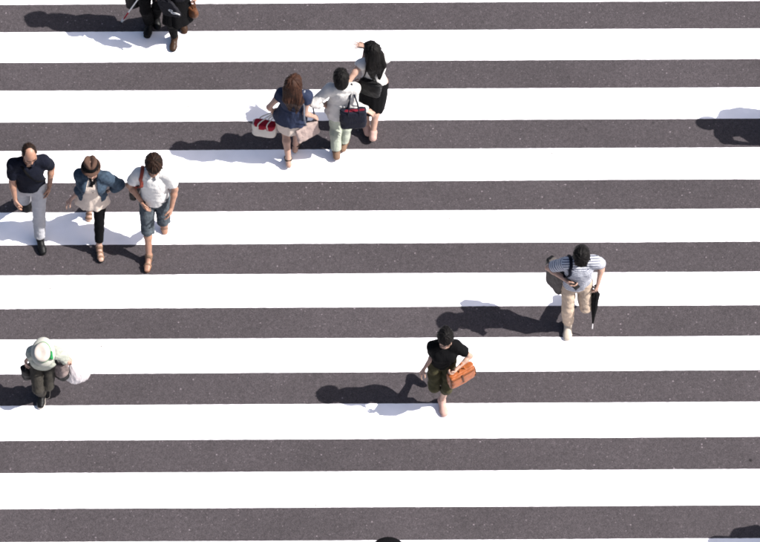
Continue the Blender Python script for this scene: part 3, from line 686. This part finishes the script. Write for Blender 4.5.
def wrap(F, p, b, org, top, e0, e1, m, half=0.018, off=0.010, bul=0.17, name='strap'):
    """a strap that runs from e0 over the shoulder to e1, lying on the clothing"""
    f1 = [F.snap(top*(1-u) + e0*u + p.sfw*bul*math.sin(math.pi*u**0.8), off) if u < 0.8 else e0*u + top*(1-u) + (p.sfw*0.04)*(1-u) for u in np.linspace(0, 1, 12)]
    f2 = [F.snap(top*(1-u) + e1*u - p.sfw*bul*math.sin(math.pi*u**0.8), off) if u < 0.8 else e1*u + top*(1-u) - (p.sfw*0.04)*(1-u) for u in np.linspace(0, 1, 12)]
    return tube_obj(name, f1[::-1] + f2[1:], 0, m, b, org, 8, (p.sL, half, 0.006), 70)
def bag_root(name, label, cat, loc):
    o = empty(name, loc); tag(o, label, cat); return o
def soft_bag(name, m, parent, org, c, half, A, top=1.0, wr=0.006, seed=0, n=4.5, h=0.0075, pleat=None):
    """soft box: A rows = width, depth, up; `top` scales the depth at the mouth"""
    F = Field([c + A[0]*half[0], c - A[0]*half[0], c + A[2]*half[2], c - A[2]*half[2], c + A[1]*half[1], c - A[1]*half[1]], h, 0.05)
    z = half[2]; F.tube(c, A, np.array([-z, -z*0.85, 0, z*0.8, z]), half[0]*np.array([0.9, 0.98, 1.0, 0.98, 0.95]), half[1]*np.array([0.9, 1.0, 1.0, (1 + top)/2, top]), k=0, n=n, pleat=pleat)
    F.wrinkle(wr, (16, 16, 12), seed); F.emit(name, m, parent, org); return F
def axes(width, up=UP):
    w = unit(width); u = unit(np.asarray(up, float) - w*np.dot(up, w)); return np.array([w, np.cross(u, w)*-1, u])

# ---- balding man in navy polo
def bald_man():
    p = Fig('balding man in navy polo shirt and light grey trousers walking towards the camera', 1.72, 4, (30, 184.5, .91), (28.5, 162, 1.40), (29.5, 153.5, 1.60),
            (49.5, 186, .90), (15, 199, .87), (40, 238, .095), (27, 197, .17), sy=9, hy=16, hp=22, male=True, fp=(0, 38), skin=SKIN2)
    p.body(); p.hair(DARKHAIR, 'bald')
    t = p.top('polo_shirt', NAVY, 0.020, -0.02, 0.72, 0.016, 0.03, 0.007, 11, collar=NAVY)
    p.trousers('trousers', LGREY, 0.012, 1.95, 0.014, 0.007, 12); p.shoes(LEATHB, LEATHB, 0.03)
    F = p.TF; a = p.sh[1]*0.6 + p.che*0.4 + UP*0.06; b = p.pel + p.T[0]*0.17 + UP*0.1
    pts = [F.snap(a*(1-u) + b*u + p.sfw*0.16*math.sin(math.pi*u), 0.004) for u in np.linspace(0, 1, 9)]
    tube_obj('shoulder_strap', pts, 0, BLACK, t, p.org, 8, (p.sfw*0.1 + p.T[0]*0.7 - UP*0.5, 0.016, 0.004))
bald_man()

# ---- woman in brown hat
def hat_woman():
    p = Fig('woman in brown hat with black band, open denim jacket and black leggings', 1.58, 2, (92, 195.5, .84), (92.5, 175.5, 1.285), (91, 168, 1.45),
            (108, 191, .88), (71, 199, .86), (99, 247.5, .095), (89, 208, .14), sy=-6, hy=6, hp=14, fp=(0, 32), pole=((1, -.1, .1), (.8, -.5, .0)), fat=1.02)
    p.body(); p.hair(DARKHAIR, 'bob', under=0.05)
    p.hat(STRAW, BLACK, None, 0.126, 0.118, 0.089, 0.014, 0.036, 0.02, tilt=12, seed=3, bandw=0.062, crease=0.030)
    p.top('blouse', CREAM, 0.012, -0.24, 0.3, 0.008, 0, 0.006, 21, flare=0.035)
    F = p.top('denim_jacket', DENIM, 0.034, 0.02, 1.45, 0.022, 0.022, 0.009, 22, emit=False, bust=True)
    # open front: a wedge cut out of the jacket
    c = p.pel + p.T[1]*0.22 + p.T[2]*0.45*p.tl
    F.tube(p.pel + p.T[1]*0.16, p.T, np.array([-0.3, 0.3, 0.9, 1.15])*p.tl, [0.125, 0.098, 0.060, 0.04], [0.14]*4, k=0.012, n=3, sub=True)
    j = F.emit('denim_jacket', DENIM, p.ob, p.org)
    for i in (0, 1):
        d = unit(p.wr[i] - p.el[i]); e = p.el[i] + (p.wr[i] - p.el[i])*0.43
        V, Fc = sweep([e - d*0.016, e + d*0.016], [0.062, 0.058], 16); mesh_obj('cuff', [v - p.org for v in V], Fc, DENIM, j)
    V = p.che + p.sfw*0.10 - UP*0.03
    tube_obj('scarf', [p.che + p.sL*0.05 + UP*0.03, V + p.sL*0.02, p.che - p.sL*0.05 + UP*0.03], 0.014, BLACK, p.ob, p.org, 8)
    for q in (-0.045, 0.012):
        tube_obj('scarf_end', [V, p.TF.snap(V + p.sL*q*0.6 - UP*0.07, 0.008, True), p.TF.snap(V + p.sL*q - UP*0.15, 0.008, True) + p.sfw*0.01], [0.012, 0.015, 0.013]+[0.013]*20, BLACK, p.ob, p.org, 8)
    p.trousers('leggings', BLACK, 0.008, 1.78, 0.0, 0.003, 23); p.sandals(TAN, LEATHB, (0.03, 0.075, 0.13))
hat_woman()

# ---- youth in white polo
def white_polo():
    p = Fig('young man in white polo shirt and knee length denim shorts stepping forward', 1.68, 0, (154.5, 197.5, .875), (153.5, 174, 1.37), (154, 165, 1.545),
            (171.5, 208, .88), (141, 201, .93), (163.5, 220, .17), (149, 257, .095), sy=-4, hy=4, hp=26, male=True, fp=(38, 0), pole=(None, (-.9, -.4, 0)), skin=SKIN2, hand=(None, (.45, .5, -.75)), fat=0.97)
    p.body(); p.hair(DARKHAIR, 'mop', seed=5)
    t = p.top('polo_shirt', WHITE, 0.022, -0.10, 0.66, 0.018, 0.03, 0.008, 31, collar=WHITE)
    p.trousers('shorts', DENIMG, 0.014, 1.16, 0.022, 0.008, 32, ends=(0.93, 1.16)); p.sandals(TAN, LEATHBR, (0.03, 0.105), True)
    F = p.TF
    top = p.sh[1]*0.72 + p.che*0.28 + UP*0.07; lo = p.pel - p.T[0]*0.20 + UP*0.12 - p.sfw*0.06
    b = bag_root('shoulder_bag', 'dark shoulder bag on rust red strap at the hip of the youth in white polo', 'bag', (lo[0], lo[1], 0.0)); org = np.array([lo[0], lo[1], 0.0])
    A = axes(p.sfw*0.9 - p.sL*0.2); soft_bag('pouch', LEATHB, b, org, lo - UP*0.04 - p.T[0]*0.03, (0.12, 0.045, 0.10), A, 0.8, 0.004, 3)
    wrap(F, p, b, org, top, lo + p.sfw*0.07 - p.sL*0.02 + UP*0.04, lo - p.sfw*0.07 - p.sL*0.02 + UP*0.04, REDSTRAP, 0.021)
white_polo()

# ---- navy blouse woman walking away
def navy_woman():
    p = Fig('woman with long brown hair in navy blouse and cream mini skirt walking away', 1.60, 178, (290.5, 115.5, .85), (294.5, 94, 1.30), (294, 85, 1.475),
            (272.5, 111, .87), (314.5, 117, .84), (288.5, 160, .115), (295.5, 145, .10), sy=172, hy=152, hp=8, hr=-6, fp=(14, 10), curl=(55, 55), pole=((.6, -.6, 0), (.5, -.7, 0)))
    p.body(); p.hair(BROWNHAIR, 'long', 0.30, seed=7)
    p.top('blouse', NAVY2, 0.022, -0.12, 0.34, 0.020, 0.02, 0.008, 41, flare=0.02)
    p.skirt('mini_skirt', CREAM, 0.21, 0.015, 0.012, 42); p.sandals(LEATHB, TAN, (0.125,), True, 0.0)
    # tote in her left hand
    g = p.grip(0); org = np.array([g[0], g[1], 0]); c = P(264.5, 128.5, g[2] - 0.30); c = np.array([c[0], g[1] - 0.02, g[2] - 0.28]); A = axes([0.97, -0.22, 0], UP*0.97 + np.array([-0.2, 0, 0]))
    b = bag_root('tote_bag', 'small cream tote bag with red flap carried low by the navy bloused woman', 'bag', org)
    soft_bag('body', CANVAS, b, org, c, (0.145, 0.065, 0.105), A, 0.75, 0.004, 5)
    F = soft_bag('red_cloth', RED, b, org, c + A[2]*0.085 + A[0]*0.01, (0.128, 0.062, 0.040), A, 0.75, 0.004, 6, n=4)
    for sg in (1, -1):
        tube_obj('handle', [c - A[0]*0.06 + A[1]*0.055*sg + A[2]*0.06, c - A[0]*0.05 + A[1]*0.045*sg + A[2]*0.16, g + A[0]*-0.02 + A[1]*0.01*sg, g + A[0]*0.02 + A[1]*0.01*sg, c + A[0]*0.05 + A[1]*0.045*sg + A[2]*0.16, c + A[0]*0.06 + A[1]*0.055*sg + A[2]*0.06], 0.008, CANVAS, b, org, 6)
    # flat bag on long strap at her right side
    c = P(307.5, 131, .62); org = np.array([c[0], c[1], 0]); A = axes([0.86, 0.50, 0.12], UP)
    b = bag_root('shoulder_bag', 'flat pinkish grey shoulder bag hanging by the right hip of the navy bloused woman', 'bag', org)
    soft_bag('body', BAGPINK, b, org, c, (0.15, 0.035, 0.125), A, 0.7, 0.004, 8, n=6)
    tp = p.sh[1]*0.8 + p.che*0.2 + UP*0.07
    f = [p.TF.snap(tp*(1-u) + (c + A[2]*0.12)*u - p.sfw*0.10*math.sin(math.pi*u), 0.006, True) for u in np.linspace(0, 1, 8)]
    g2 = [p.TF.snap(tp*(1-u) + (c + A[2]*0.12 + A[0]*0.12)*u + p.sfw*0.10*math.sin(math.pi*u), 0.006, True) for u in np.linspace(0, 1, 8)]
    tube_obj('strap', (f[::-1] + g2[1:]), 0, STRAPGREY, b, org, 8, (p.sL, 0.011, 0.003), 60)
navy_woman()

# ---- white blouse woman walking away
def blouse_woman():
    p = Fig('short haired woman in loose white blouse and pale green trousers walking away', 1.55, 176, (341, 108, .82), (342.5, 88, 1.26), (341, 79, 1.43),
            (323.5, 105, .94), (366.5, 111, .91), (336.5, 152, .11), (343.5, 144, .10), sy=182, hy=184, hp=10, fp=(16, 8), pole=((.9, -.5, .1), (1, .1, 0)))
    p.body(); p.hair(BLACKHAIR, 'short', seed=9)
    p.top('blouse', WHITEB, 0.028, -0.20, (1.62, 2.0), 0.020, 0.016, 0.007, 51, flare=0.012, collar=WHITEB)
    p.trousers('trousers', SAGE, 0.012, 1.90, 0.012, 0.006, 52); p.shoes(TAN, LEATHBR, -0.01)
    c = P(353.5, 118, .86); org = np.array([c[0], c[1], 0]); A = axes([0.985, 0.10, 0.0], UP + np.array([-.05, 0, 0]))
    b = bag_root('tote_bag', 'navy tote bag with dark red lining on the shoulder of the white bloused woman', 'bag', org)
    soft_bag('body', BAGNAVY, b, org, c, (0.158, 0.062, 0.150), A, 0.75, 0.005, 12)
    soft_bag('lining', REDDK, b, org, c + A[2]*0.112, (0.125, 0.028, 0.042), A, 0.6, 0.003, 13, n=3)
    tp = p.sh[1]*0.62 + p.che*0.38 + UP*0.06
    for sg, q in ((1, 0.012), (-1, -0.012)):
        s0, s1 = c - A[0]*0.07 + A[2]*0.10 + A[1]*0.05*sg, c + A[0]*0.07 + A[2]*0.10 + A[1]*0.05*sg
        pts = [s0, *(p.TF.snap(s0*(1-u) + tp*u - p.sfw*0.06*math.sin(math.pi*u), 0.008, True) for u in (.35, .7)), p.TF.snap(tp + p.sL*q, 0.008), *(p.TF.snap(s1*(1-u) + tp*u - p.sfw*0.05*math.sin(math.pi*u) - p.sL*0.02, 0.008, True) for u in (.7, .35)), s1]
        tube_obj('handle', pts, 0.008, BAGNAVY, b, org, 6, None, 48)
blouse_woman()

# ---- long black hair woman
def long_hair_woman():
    p = Fig('woman with long black hair in white top and black skirt, one hand raised', 1.62, 186, (374, 82.5, .86), (373, 60.5, 1.32), (372, 51.5, 1.50),
            (353.5, 84, 1.00), (365.5, 47, 1.42), (367, 128, .11), (373, 133, .12), sy=196, hy=212, hp=4, fp=(8, 20), curl=(35, 12), pole=((.8, -.6, 0), (.6, -.2, -.7)), hand=(None, (.75, .35, .15)))
    p.body(); p.hair(BLACKHAIR, 'long', 0.34, seed=13)
    p.top('sleeveless_top', WHITE, 0.014, 0.02, 0.16, 0.010, 0, 0.006, 61)
    p.skirt('skirt', BLACK, 0.51, -0.01, 0.008, 62); p.shoes(SHOEP, TAN, -0.03)
    c = P(370, 87, .96); org = np.array([c[0], c[1], 0]); A = axes([0.93, -0.36, -0.1], UP)
    b = bag_root('shoulder_bag', 'slouchy black shoulder bag behind the woman with long black hair', 'bag', org)
    soft_bag('body', LEATHB, b, org, c, (0.145, 0.062, 0.110), A, 0.5, 0.007, 15, n=3)
    tp = p.sh[0]*0.55 + p.che*0.45 + UP*0.06
    for q in (0.0, 0.028):
        s0, s1 = c - A[0]*0.12 + A[2]*0.08, c + A[0]*0.10 + A[2]*0.08
        pts = [s0, *(p.TF.snap(s0*(1-u) + tp*u - p.sfw*0.06*math.sin(math.pi*u), 0.008, True) for u in (.35, .7)), p.TF.snap(tp - p.sL*q, 0.008), *(p.TF.snap(s1*(1-u) + tp*u - p.sfw*0.06*math.sin(math.pi*u), 0.008, True) for u in (.7, .35)), s1]
        tube_obj('strap', pts, 0.009, LEATHB, b, org, 6, None, 48)
long_hair_woman()

# ---- striped shirt man
def striped_man():
    p = Fig('man in striped shirt and beige trousers looking down at his phone', 1.72, 0, (577, 282, .92), (580, 262, 1.41), (581.5, 256.5, 1.585),
            (598, 284, .95), (566, 280, 1.14), (582, 291, .29), (568, 323, .095), sy=4, hy=-4, hp=52, male=True, fp=(55, 0), fy=(4, 4), curl=(62, 45), pole=(None, (-.9, -.7, .1)), hand=((0, .1, -1), (.55, .65, -.25)), fat=0.93)
    p.body(); p.hair(BLACKHAIR, 'short', seed=17)
    p.top('striped_shirt', STRIPES, 0.022, -0.06, 0.75, 0.018, 0.03, 0.007, 71, attr=True)
    p.trousers('trousers', BEIGE, 0.013, 1.90, 0.014, 0.008, 72); p.shoes(SHOEB, SOLEW, 0.03)
    g = p.grip(1); d, th, pn, c_ = p.hd[1]; A = np.array([unit(np.cross(d, UP)), np.zeros(3), d]); A[1] = np.cross(A[2], A[0])
    o = empty('phone', g); tag(o, 'black phone held in the hand of the striped shirt man', 'phone')
    F = Field([g - 0.05, g + 0.05], 0.004, 0.06); F.box(g + d*0.004 + UP*0.020, (0.037, 0.006, 0.072), A, 0.005); F.emit('case', PHONE, o, g)
    # backpack style bag on his right shoulder
    c = P(557.5, 273, .96); org = np.array([c[0], c[1], 0]); A = axes([0.55, -0.83, 0], UP + np.array([.06, 0, 0]))
    b = bag_root('shoulder_bag', 'grey canvas shoulder bag hanging behind the arm of the striped shirt man', 'bag', org)
    soft_bag('body', BAGGREY, b, org, c - UP*0.06, (0.15, 0.075, 0.19), A, 0.8, 0.007, 22)
    soft_bag('side_pocket', LEATHB, b, org, c - A[0]*0.12 + UP*0.02, (0.06, 0.06, 0.10), A, 0.8, 0.004, 23)
    tp = p.sh[1]*0.62 + p.che*0.38 + UP*0.07; s0, s1 = c + A[2]*0.12 + A[0]*0.08, c + A[2]*0.13 - A[0]*0.08
    wrap(p.TF, p, b, org, tp, s0, s1, NAVY, 0.019)
    # folded umbrella
    g = p.grip(0); org = g; o = empty('folded_umbrella', g); tag(o, 'short black folded umbrella hanging from the hand of the striped shirt man', 'umbrella')
    ax = unit(np.array([-0.01, -0.12, -1])); x = unit(np.cross(ax, [0, 1, 0])); A = np.array([x, np.cross(ax, x), ax])
    tube_obj('shaft', [g - ax*0.06, g + ax*0.68], 0.006, METAL, o, org, 8); tube_obj('handle', [g - ax*0.07, g + ax*0.05], 0.014, WOOD, o, org, 8)
    F = Field([g, g + ax*0.66], 0.006, 0.08)
    F.tube(g, A, np.array([0.045, 0.08, 0.18, 0.34, 0.61]), [0.030, 0.052, 0.046, 0.034, 0.010], [0.030, 0.050, 0.044, 0.032, 0.010], k=0, pleat=(6, 0.10, -1)); F.wrinkle(0.004, (14, 14, 4), 24); F.emit('canopy', BLACK, o, org)
    tube_obj('tip', [g + ax*0.60, g + ax*0.70], 0.007, METAL, o, org, 8)
striped_man()

# ---- black tee woman
def black_tee():
    p = Fig('woman in black t-shirt and olive cropped trousers carrying an orange bag', 1.55, 2, (442, 361, .82), (444.5, 345.5, 1.245), (445.5, 338, 1.425),
            (456, 369.5, .97), (424, 369, .81), (442, 400.5, .095), (435, 369, .30), sy=2, hy=0, hp=30, fp=(0, 50), curl=(60, 25), pole=((.9, -.5, -.1), (.6, -.6, 0)), hand=((-.7, .6, -.15), None), skin=SKIN, fat=0.93)
    p.body(); p.hair(BLACKHAIR, 'bun', seed=19)
    p.top('t_shirt', BLACK, 0.024, -0.10, 0.62, 0.020, 0.03, 0.008, 81)
    p.trousers('cropped_trousers', OLIVE, 0.016, 1.12, 0.016, 0.008, 82, ends=(1.18, 1.02)); p.shoes(SHOEP, SHOEP, -0.03)
    f = p.el[0]*0.35 + p.wr[0]*0.65
    c = P(461, 374.5, .80); org = np.array([c[0], c[1], 0]); A = axes([0.86, 0.50, 0.10], UP + np.array([-.12, -.1, 0]))
    b = bag_root('handbag', 'orange leather handbag hung on the forearm of the woman in black', 'bag', org)
    soft_bag('body', LEATHO, b, org, c, (0.165, 0.060, 0.125), A, 0.7, 0.004, 32, n=5)
    soft_bag('flap', LEATHO, b, org, c + A[2]*0.03 + A[1]*0.045, (0.150, 0.026, 0.085), A, 0.8, 0.003, 33)
    for sg in (1, -1):
        q = A[1]*0.045*sg
        tube_obj('handle', [c - A[0]*0.075 + A[2]*0.10 + q, f*0.45 + 0.55*(c - A[0]*0.05 + A[2]*0.1 + q), f + UP*0.042, f*0.45 + 0.55*(c + A[0]*0.06 + A[2]*0.1 + q), c + A[0]*0.085 + A[2]*0.10 + q], 0.008, LEATHO, b, org, 6)
    fr = c + A[1]*0.074
    tube_obj('front_strap', [fr - A[0]*0.02 + A[2]*0.115, fr - A[0]*0.015 + A[2]*0.02, fr - A[0]*0.01 - A[2]*0.05], 0, LEATHBR, b, org, 8, (A[0], 0.013, 0.004))
    tube_obj('top_seam', [fr - A[0]*0.15 + A[2]*0.085, fr + A[2]*0.078, fr + A[0]*0.15 + A[2]*0.085], 0.004, LEATHBR, b, org, 6)
    for sg in (1, -1): tube_obj('corner_trim', [c + A[0]*0.158*sg + A[1]*0.05 - A[2]*0.10, c + A[0]*0.161*sg + A[1]*0.052 + A[2]*0.02, c + A[0]*0.153*sg + A[1]*0.043 + A[2]*0.11], 0.007, LEATHBR, b, org, 6)
black_tee()

# ---- old person with white hat
def white_hat():
    p = Fig('stooped person in white sun hat and pale green jacket carrying several bags', 1.50, 2, (43, 361, .76), (43.5, 351.5, 1.13), (43, 352.5, 1.255),
            (69.5, 358.5, .73), (25.5, 361, .76), (44.5, 383, .12), (42, 393, .095), sy=2, hy=-4, hp=42, fp=(20, 0), curl=(65, 55), pole=((.5, .2, -.6), (.6, -.6, 0)), hand=((.3, .1, -.9), (0, .3, -.9)), fat=0.94)
    p.body(); p.hair(DARKHAIR, 'bob', seed=23, under=0.0)
    hat = p.hat(HATW, GREEN, HATBR, 0.150, 0.125, 0.100, 0.035, 0.026, 0.03, tilt=8, seed=8, bandw=0.030)
    F = Field([p.hp_(0.11, 0.0, 0.03), p.hp_(0.09, 0.06, 0.09)], 0.005, 0.05)
    F.cone(p.hp_(0.098, -0.02, 0.058), p.hp_(0.100, 0.045, 0.050), 0.013, 0.020, 0.01); F.cone(p.hp_(0.100, 0.04, 0.05), p.hp_(0.112, 0.065, 0.034), 0.016, 0.008, 0.01); F.emit('ribbon', GREEN, hat, p.org)
    p.top('jacket', PALEG, 0.034, -0.14, (0.85, 1.2), 0.024, 0.02, 0.012, 91, collar=PALEG)
    p.trousers('trousers', OLIVEG, 0.014, 1.92, 0.014, 0.008, 92); p.shoes(LEATHB, SOLEW, 0.01)
    # white plastic bag in left hand
    g = p.grip(0); c = P(78, 374, g[2] - 0.20); org = np.array([g[0], g[1], 0])
    b = bag_root('plastic_bag', 'bulging white plastic shopping bag held by the person in the white hat', 'bag', org); A = axes([0.95, 0.25, 0.12], UP + np.array([-.25, .15, 0]))
    F = Field([c - 0.15, c + 0.15, g], 0.0075, 0.08); F.ell(c, (0.150, 0.100, 0.120), A, 0); F.cone(c + A[2]*0.05 - A[0]*0.02, g - UP*0.05, 0.075, 0.020, 0.06); F.wrinkle(0.010, (20, 20, 14), 41); F.emit('body', PLASTIC, b, org)
    for q in (0.012, -0.012): tube_obj('handle', [g - UP*0.08 + p.sfw*q, g + p.sfw*q*0.5 + p.sL*0.01, g - UP*0.08 - p.sL*0.02 + p.sfw*q], 0.007, PLASTIC, b, org, 6)
    # grey brown shoulder bag at left hip
    c = P(60, 368, .66); org = np.array([c[0], c[1], 0]); A = axes([0.75, -0.60, 0], UP)
    b = bag_root('shoulder_bag', 'worn grey brown shoulder bag against the left hip of the person in the white hat', 'bag', org)
    soft_bag('body', BAGBR, b, org, c + UP*0.02, (0.10, 0.065, 0.125), A, 0.6, 0.008, 42, n=3); soft_bag('base', LEATHB, b, org, c - UP*0.10, (0.105, 0.068, 0.045), A, 1.0, 0.004, 43, n=3)
    tp = p.sh[0]*0.6 + p.che*0.4 + UP*0.06
    tube_obj('strap', [c + UP*0.13 + A[0]*0.05, p.TF.snap((c + UP*0.13)*0.5 + tp*0.5 + p.sfw*0.1, 0.008), p.TF.snap(tp, 0.008), p.TF.snap((c + UP*0.13)*0.5 + tp*0.5 - p.sfw*0.1, 0.008), c + UP*0.12 - A[0]*0.05], 0, BLACK, b, org, 8, (p.sL, 0.022, 0.005), 40)
    # black bag in right hand
    c = P(28.5, 371, .54); org = np.array([c[0], c[1], 0]); A = axes([0.9, 0.4, 0], UP); g = p.grip(1)
    b = bag_root('hand_bag', 'black bag hanging from the right hand of the person in the white hat', 'bag', org)
    soft_bag('body', LEATHB, b, org, c, (0.085, 0.06, 0.10), A, 0.7, 0.006, 44, n=3)
    for q in (1, -1): tube_obj('handle', [c - A[0]*0.05 + UP*0.09 + A[1]*0.03*q, g + A[1]*0.006*q, c + A[0]*0.05 + UP*0.09 + A[1]*0.03*q], 0.008, LEATHB, b, org, 6)
white_hat()

# ---- two people cut by the top edge
def cane_person():
    p = Fig('person in black trousers at the top edge walking with a white cane', 1.70, 0, (151, -16, .90), (150, -41, 1.39), (148, -51, 1.58),
            (163, -9, .86), (139, -13, .92), (156, 15, .10), (149, 22, .095), hp=15, male=True, fp=(20, 0), curl=(30, 60), hand=(None, (0, .8, -.6)))
    p.body(); p.hair(BLACKHAIR, 'short', seed=29); p.top('jacket', BLACK, 0.026, -0.15, 1.85, 0.020, 0.01, 0.008, 101); p.trousers('trousers', BLACK, 0.010, 1.95, 0.01, 0.007, 102); p.shoes(LEATHB, LEATHB, 0.02)
    g = p.grip(1); tip = P(122, 21.5, 0.02); o = empty('white_cane', (tip[0], tip[1], 0)); tag(o, 'thin white cane with red lower section touching the road at the top edge', 'cane'); org = np.array([tip[0], tip[1], 0])
    d = unit(tip - g); top = g - d*0.12
    tube_obj('shaft', [top, tip - d*0.32], 0.008, PRINT, o, org, 8); tube_obj('red_section', [tip - d*0.32, tip - d*0.08], 0.0085, RED, o, org, 8)
    tube_obj('tip', [tip - d*0.08, tip - d*0.03, tip], [0.012, 0.017, 0.017] + [0.016]*24, PRINT, o, org, 10); tube_obj('grip', [top - d*0.02, top + d*0.2], 0.014, BLACK, o, org, 8)
    c = P(132, -0.5, .45); org = np.array([c[0], c[1], 0]); A = axes([0.9, 0.3, 0], UP)
    b = bag_root('shoulder_bag', 'black bag hanging low beside the white cane at the top edge', 'bag', org)
    soft_bag('body', LEATHB, b, org, c, (0.085, 0.06, 0.13), A, 0.7, 0.006, 103, n=3)
    tube_obj('strap', [c + UP*0.12 + A[0]*0.05, p.TF.snap(p.el[1] - p.sL*0.02, 0.01, True), p.TF.snap(p.sh[1]*0.7 + p.che*0.3 + UP*0.07, 0.008), p.TF.snap(p.el[1] - p.sfw*0.08, 0.01, True), c + UP*0.12 - A[0]*0.05], 0, BLACK, b, org, 8, (p.sL, 0.014, 0.004), 40)
cane_person()

def print_bag_person():
    p = Fig('person in flared black skirt and charcoal top stepping in from the top edge', 1.52, 0, (176, -5, .80), (176, -26, 1.23), (176, -33, 1.40),
            (196, -4, .80), (163, -9, 1.00), (183, 20, .13), (174.5, 37, .095), hp=18, fp=(28, 0), curl=(60, 60))
    p.body(); p.hair(BLACKHAIR, 'bob', seed=31); p.top('top', CHAR, 0.026, -0.10, 1.5, 0.018, 0.01, 0.010, 111); p.trousers('leggings', BLACK, 0.010, 1.9, 0.004, 0.004, 112); p.skirt('skirt', BLACK, 0.40, 0.03, 0.006, 115, pleat=(5, 0.09, -1)); p.shoes(WOOD, LEATHB, 0.0)
    g = p.grip(1); c = P(168.5, 8, .80); org = np.array([c[0], c[1], 0]); A = axes([0.86, -0.42, 0.25], UP + np.array([-.25, 0, 0])); A = np.array([A[0], -A[1], A[2]]) if A[1][1] > 0 else A
    b = bag_root('tote_bag', 'charcoal tote bag with a curled white mark in front of the black skirt', 'bag', org)
    F = soft_bag('body', CHAR, b, org, c, (0.125, 0.03, 0.14), A, 0.7, 0.005, 113, n=6)
    for q in (1, -1): tube_obj('handle', [c - A[0]*0.06 + A[2]*0.13 + A[1]*0.02*q, g + A[1]*0.006*q, c + A[0]*0.06 + A[2]*0.13 + A[1]*0.02*q], 0.007, CHAR, b, org, 6)
    ft = -A[1] if A[1][1] > 0 else A[1]
    for (u, v, r) in ((0.045, 0.005, 0.022), (0.068, -0.035, 0.022)):
        pts = []
        for a in np.linspace(0.4, 5.4, 12): q = c + A[0]*(u + r*math.cos(a)) + A[2]*(v + r*0.8*math.sin(a)) + ft*0.08; pts.append(F.snap(q, 0.003))
        tube_obj('printed_mark', pts, 0.006, PRINT, b, org, 6, None, 24)
    g = p.grip(0); c = np.array([g[0] - 0.035, g[1] - 0.03, g[2] - 0.14]); org = np.array([c[0], c[1], 0]); A = axes([0.7, -0.7, 0], UP)
    b = bag_root('handbag', 'small brown leather handbag in the left hand at the top edge', 'bag', org)
    soft_bag('body', LEATHBR, b, org, c, (0.09, 0.05, 0.075), A, 0.7, 0.006, 114, n=3)
    for q in (1, -1): tube_obj('handle', [c - A[0]*0.05 + A[2]*0.06 + A[1]*0.02*q, g + A[1]*0.006*q, c + A[0]*0.05 + A[2]*0.06 + A[1]*0.02*q], 0.007, LEATHBR, b, org, 6)
print_bag_person()

# ---- black hat just coming in at the bottom edge
def bottom_hat():
    p = Fig('person in wide black hat, only its top showing at the bottom edge', 1.62, 0, (388, 591, .86), (388, 570, 1.32), (388, 562, 1.49),
            (406, 595, .86), (370, 595, .86), (393, 645, .1), (384, 617, .12), hp=8, fp=(0, 20), res=1.5)
    p.body(); p.hair(BLACKHAIR, 'bob', seed=37); p.hat(BLACK, LEATHB, None, 0.255, 0.085, 0.11, 0.03, 0.05, 0.012, seed=2)
    p.top('blouse', WHITE, 0.02, -0.1, 1.2, 0.016, 0.02, 0.007, 121); p.trousers('trousers', NAVY, 0.014, 1.9, 0.02, 0.006, 122); p.shoes(LEATHB)
bottom_hat()

# ---- two people just right of the frame: the photograph shows their shadows
def shadow_person(label, px, py, H, yaw, seed, m1, m2, hairstyle, spread=0.24, flare=0.0):
    k = H/1.7; g = P(px, py, 0); a = math.radians(yaw); L = np.array([math.cos(a), math.sin(a), 0]); f = np.array([math.sin(a), -math.cos(a), 0]); at = lambda l, fw, z: g + L*l + f*fw + UP*z
    p = Fig(label, H, yaw, at(0, 0, .89*k), at(0, .02, 1.38*k), at(0, .05, 1.565*k), at(spread, .12, .88*k), at(-spread - .03, -.05, .90*k), at(.09, .2, .1), at(-.09, -.24, .14), hp=12, fp=(0, 25), res=1.5)
    p.body(); p.hair(BLACKHAIR, hairstyle, seed=seed); p.top('shirt', m1, 0.024, -0.12, 0.8, 0.018, 0.03, 0.008, seed, flare=flare); p.trousers('trousers', m2, 0.016, 1.9, 0.02, 0.006, seed + 1); p.shoes(LEATHB)
shadow_person('person outside the right edge whose shadow reaches in near the top', 824, 133, 1.66, 78, 201, LGREY, NAVY, 'mop', 0.235, 0.09)
shadow_person('person outside the right edge whose shadow reaches in at the bottom corner', 842, 554, 1.62, 70, 203, WHITE, DENIM, 'bob', 0.26, 0.03)
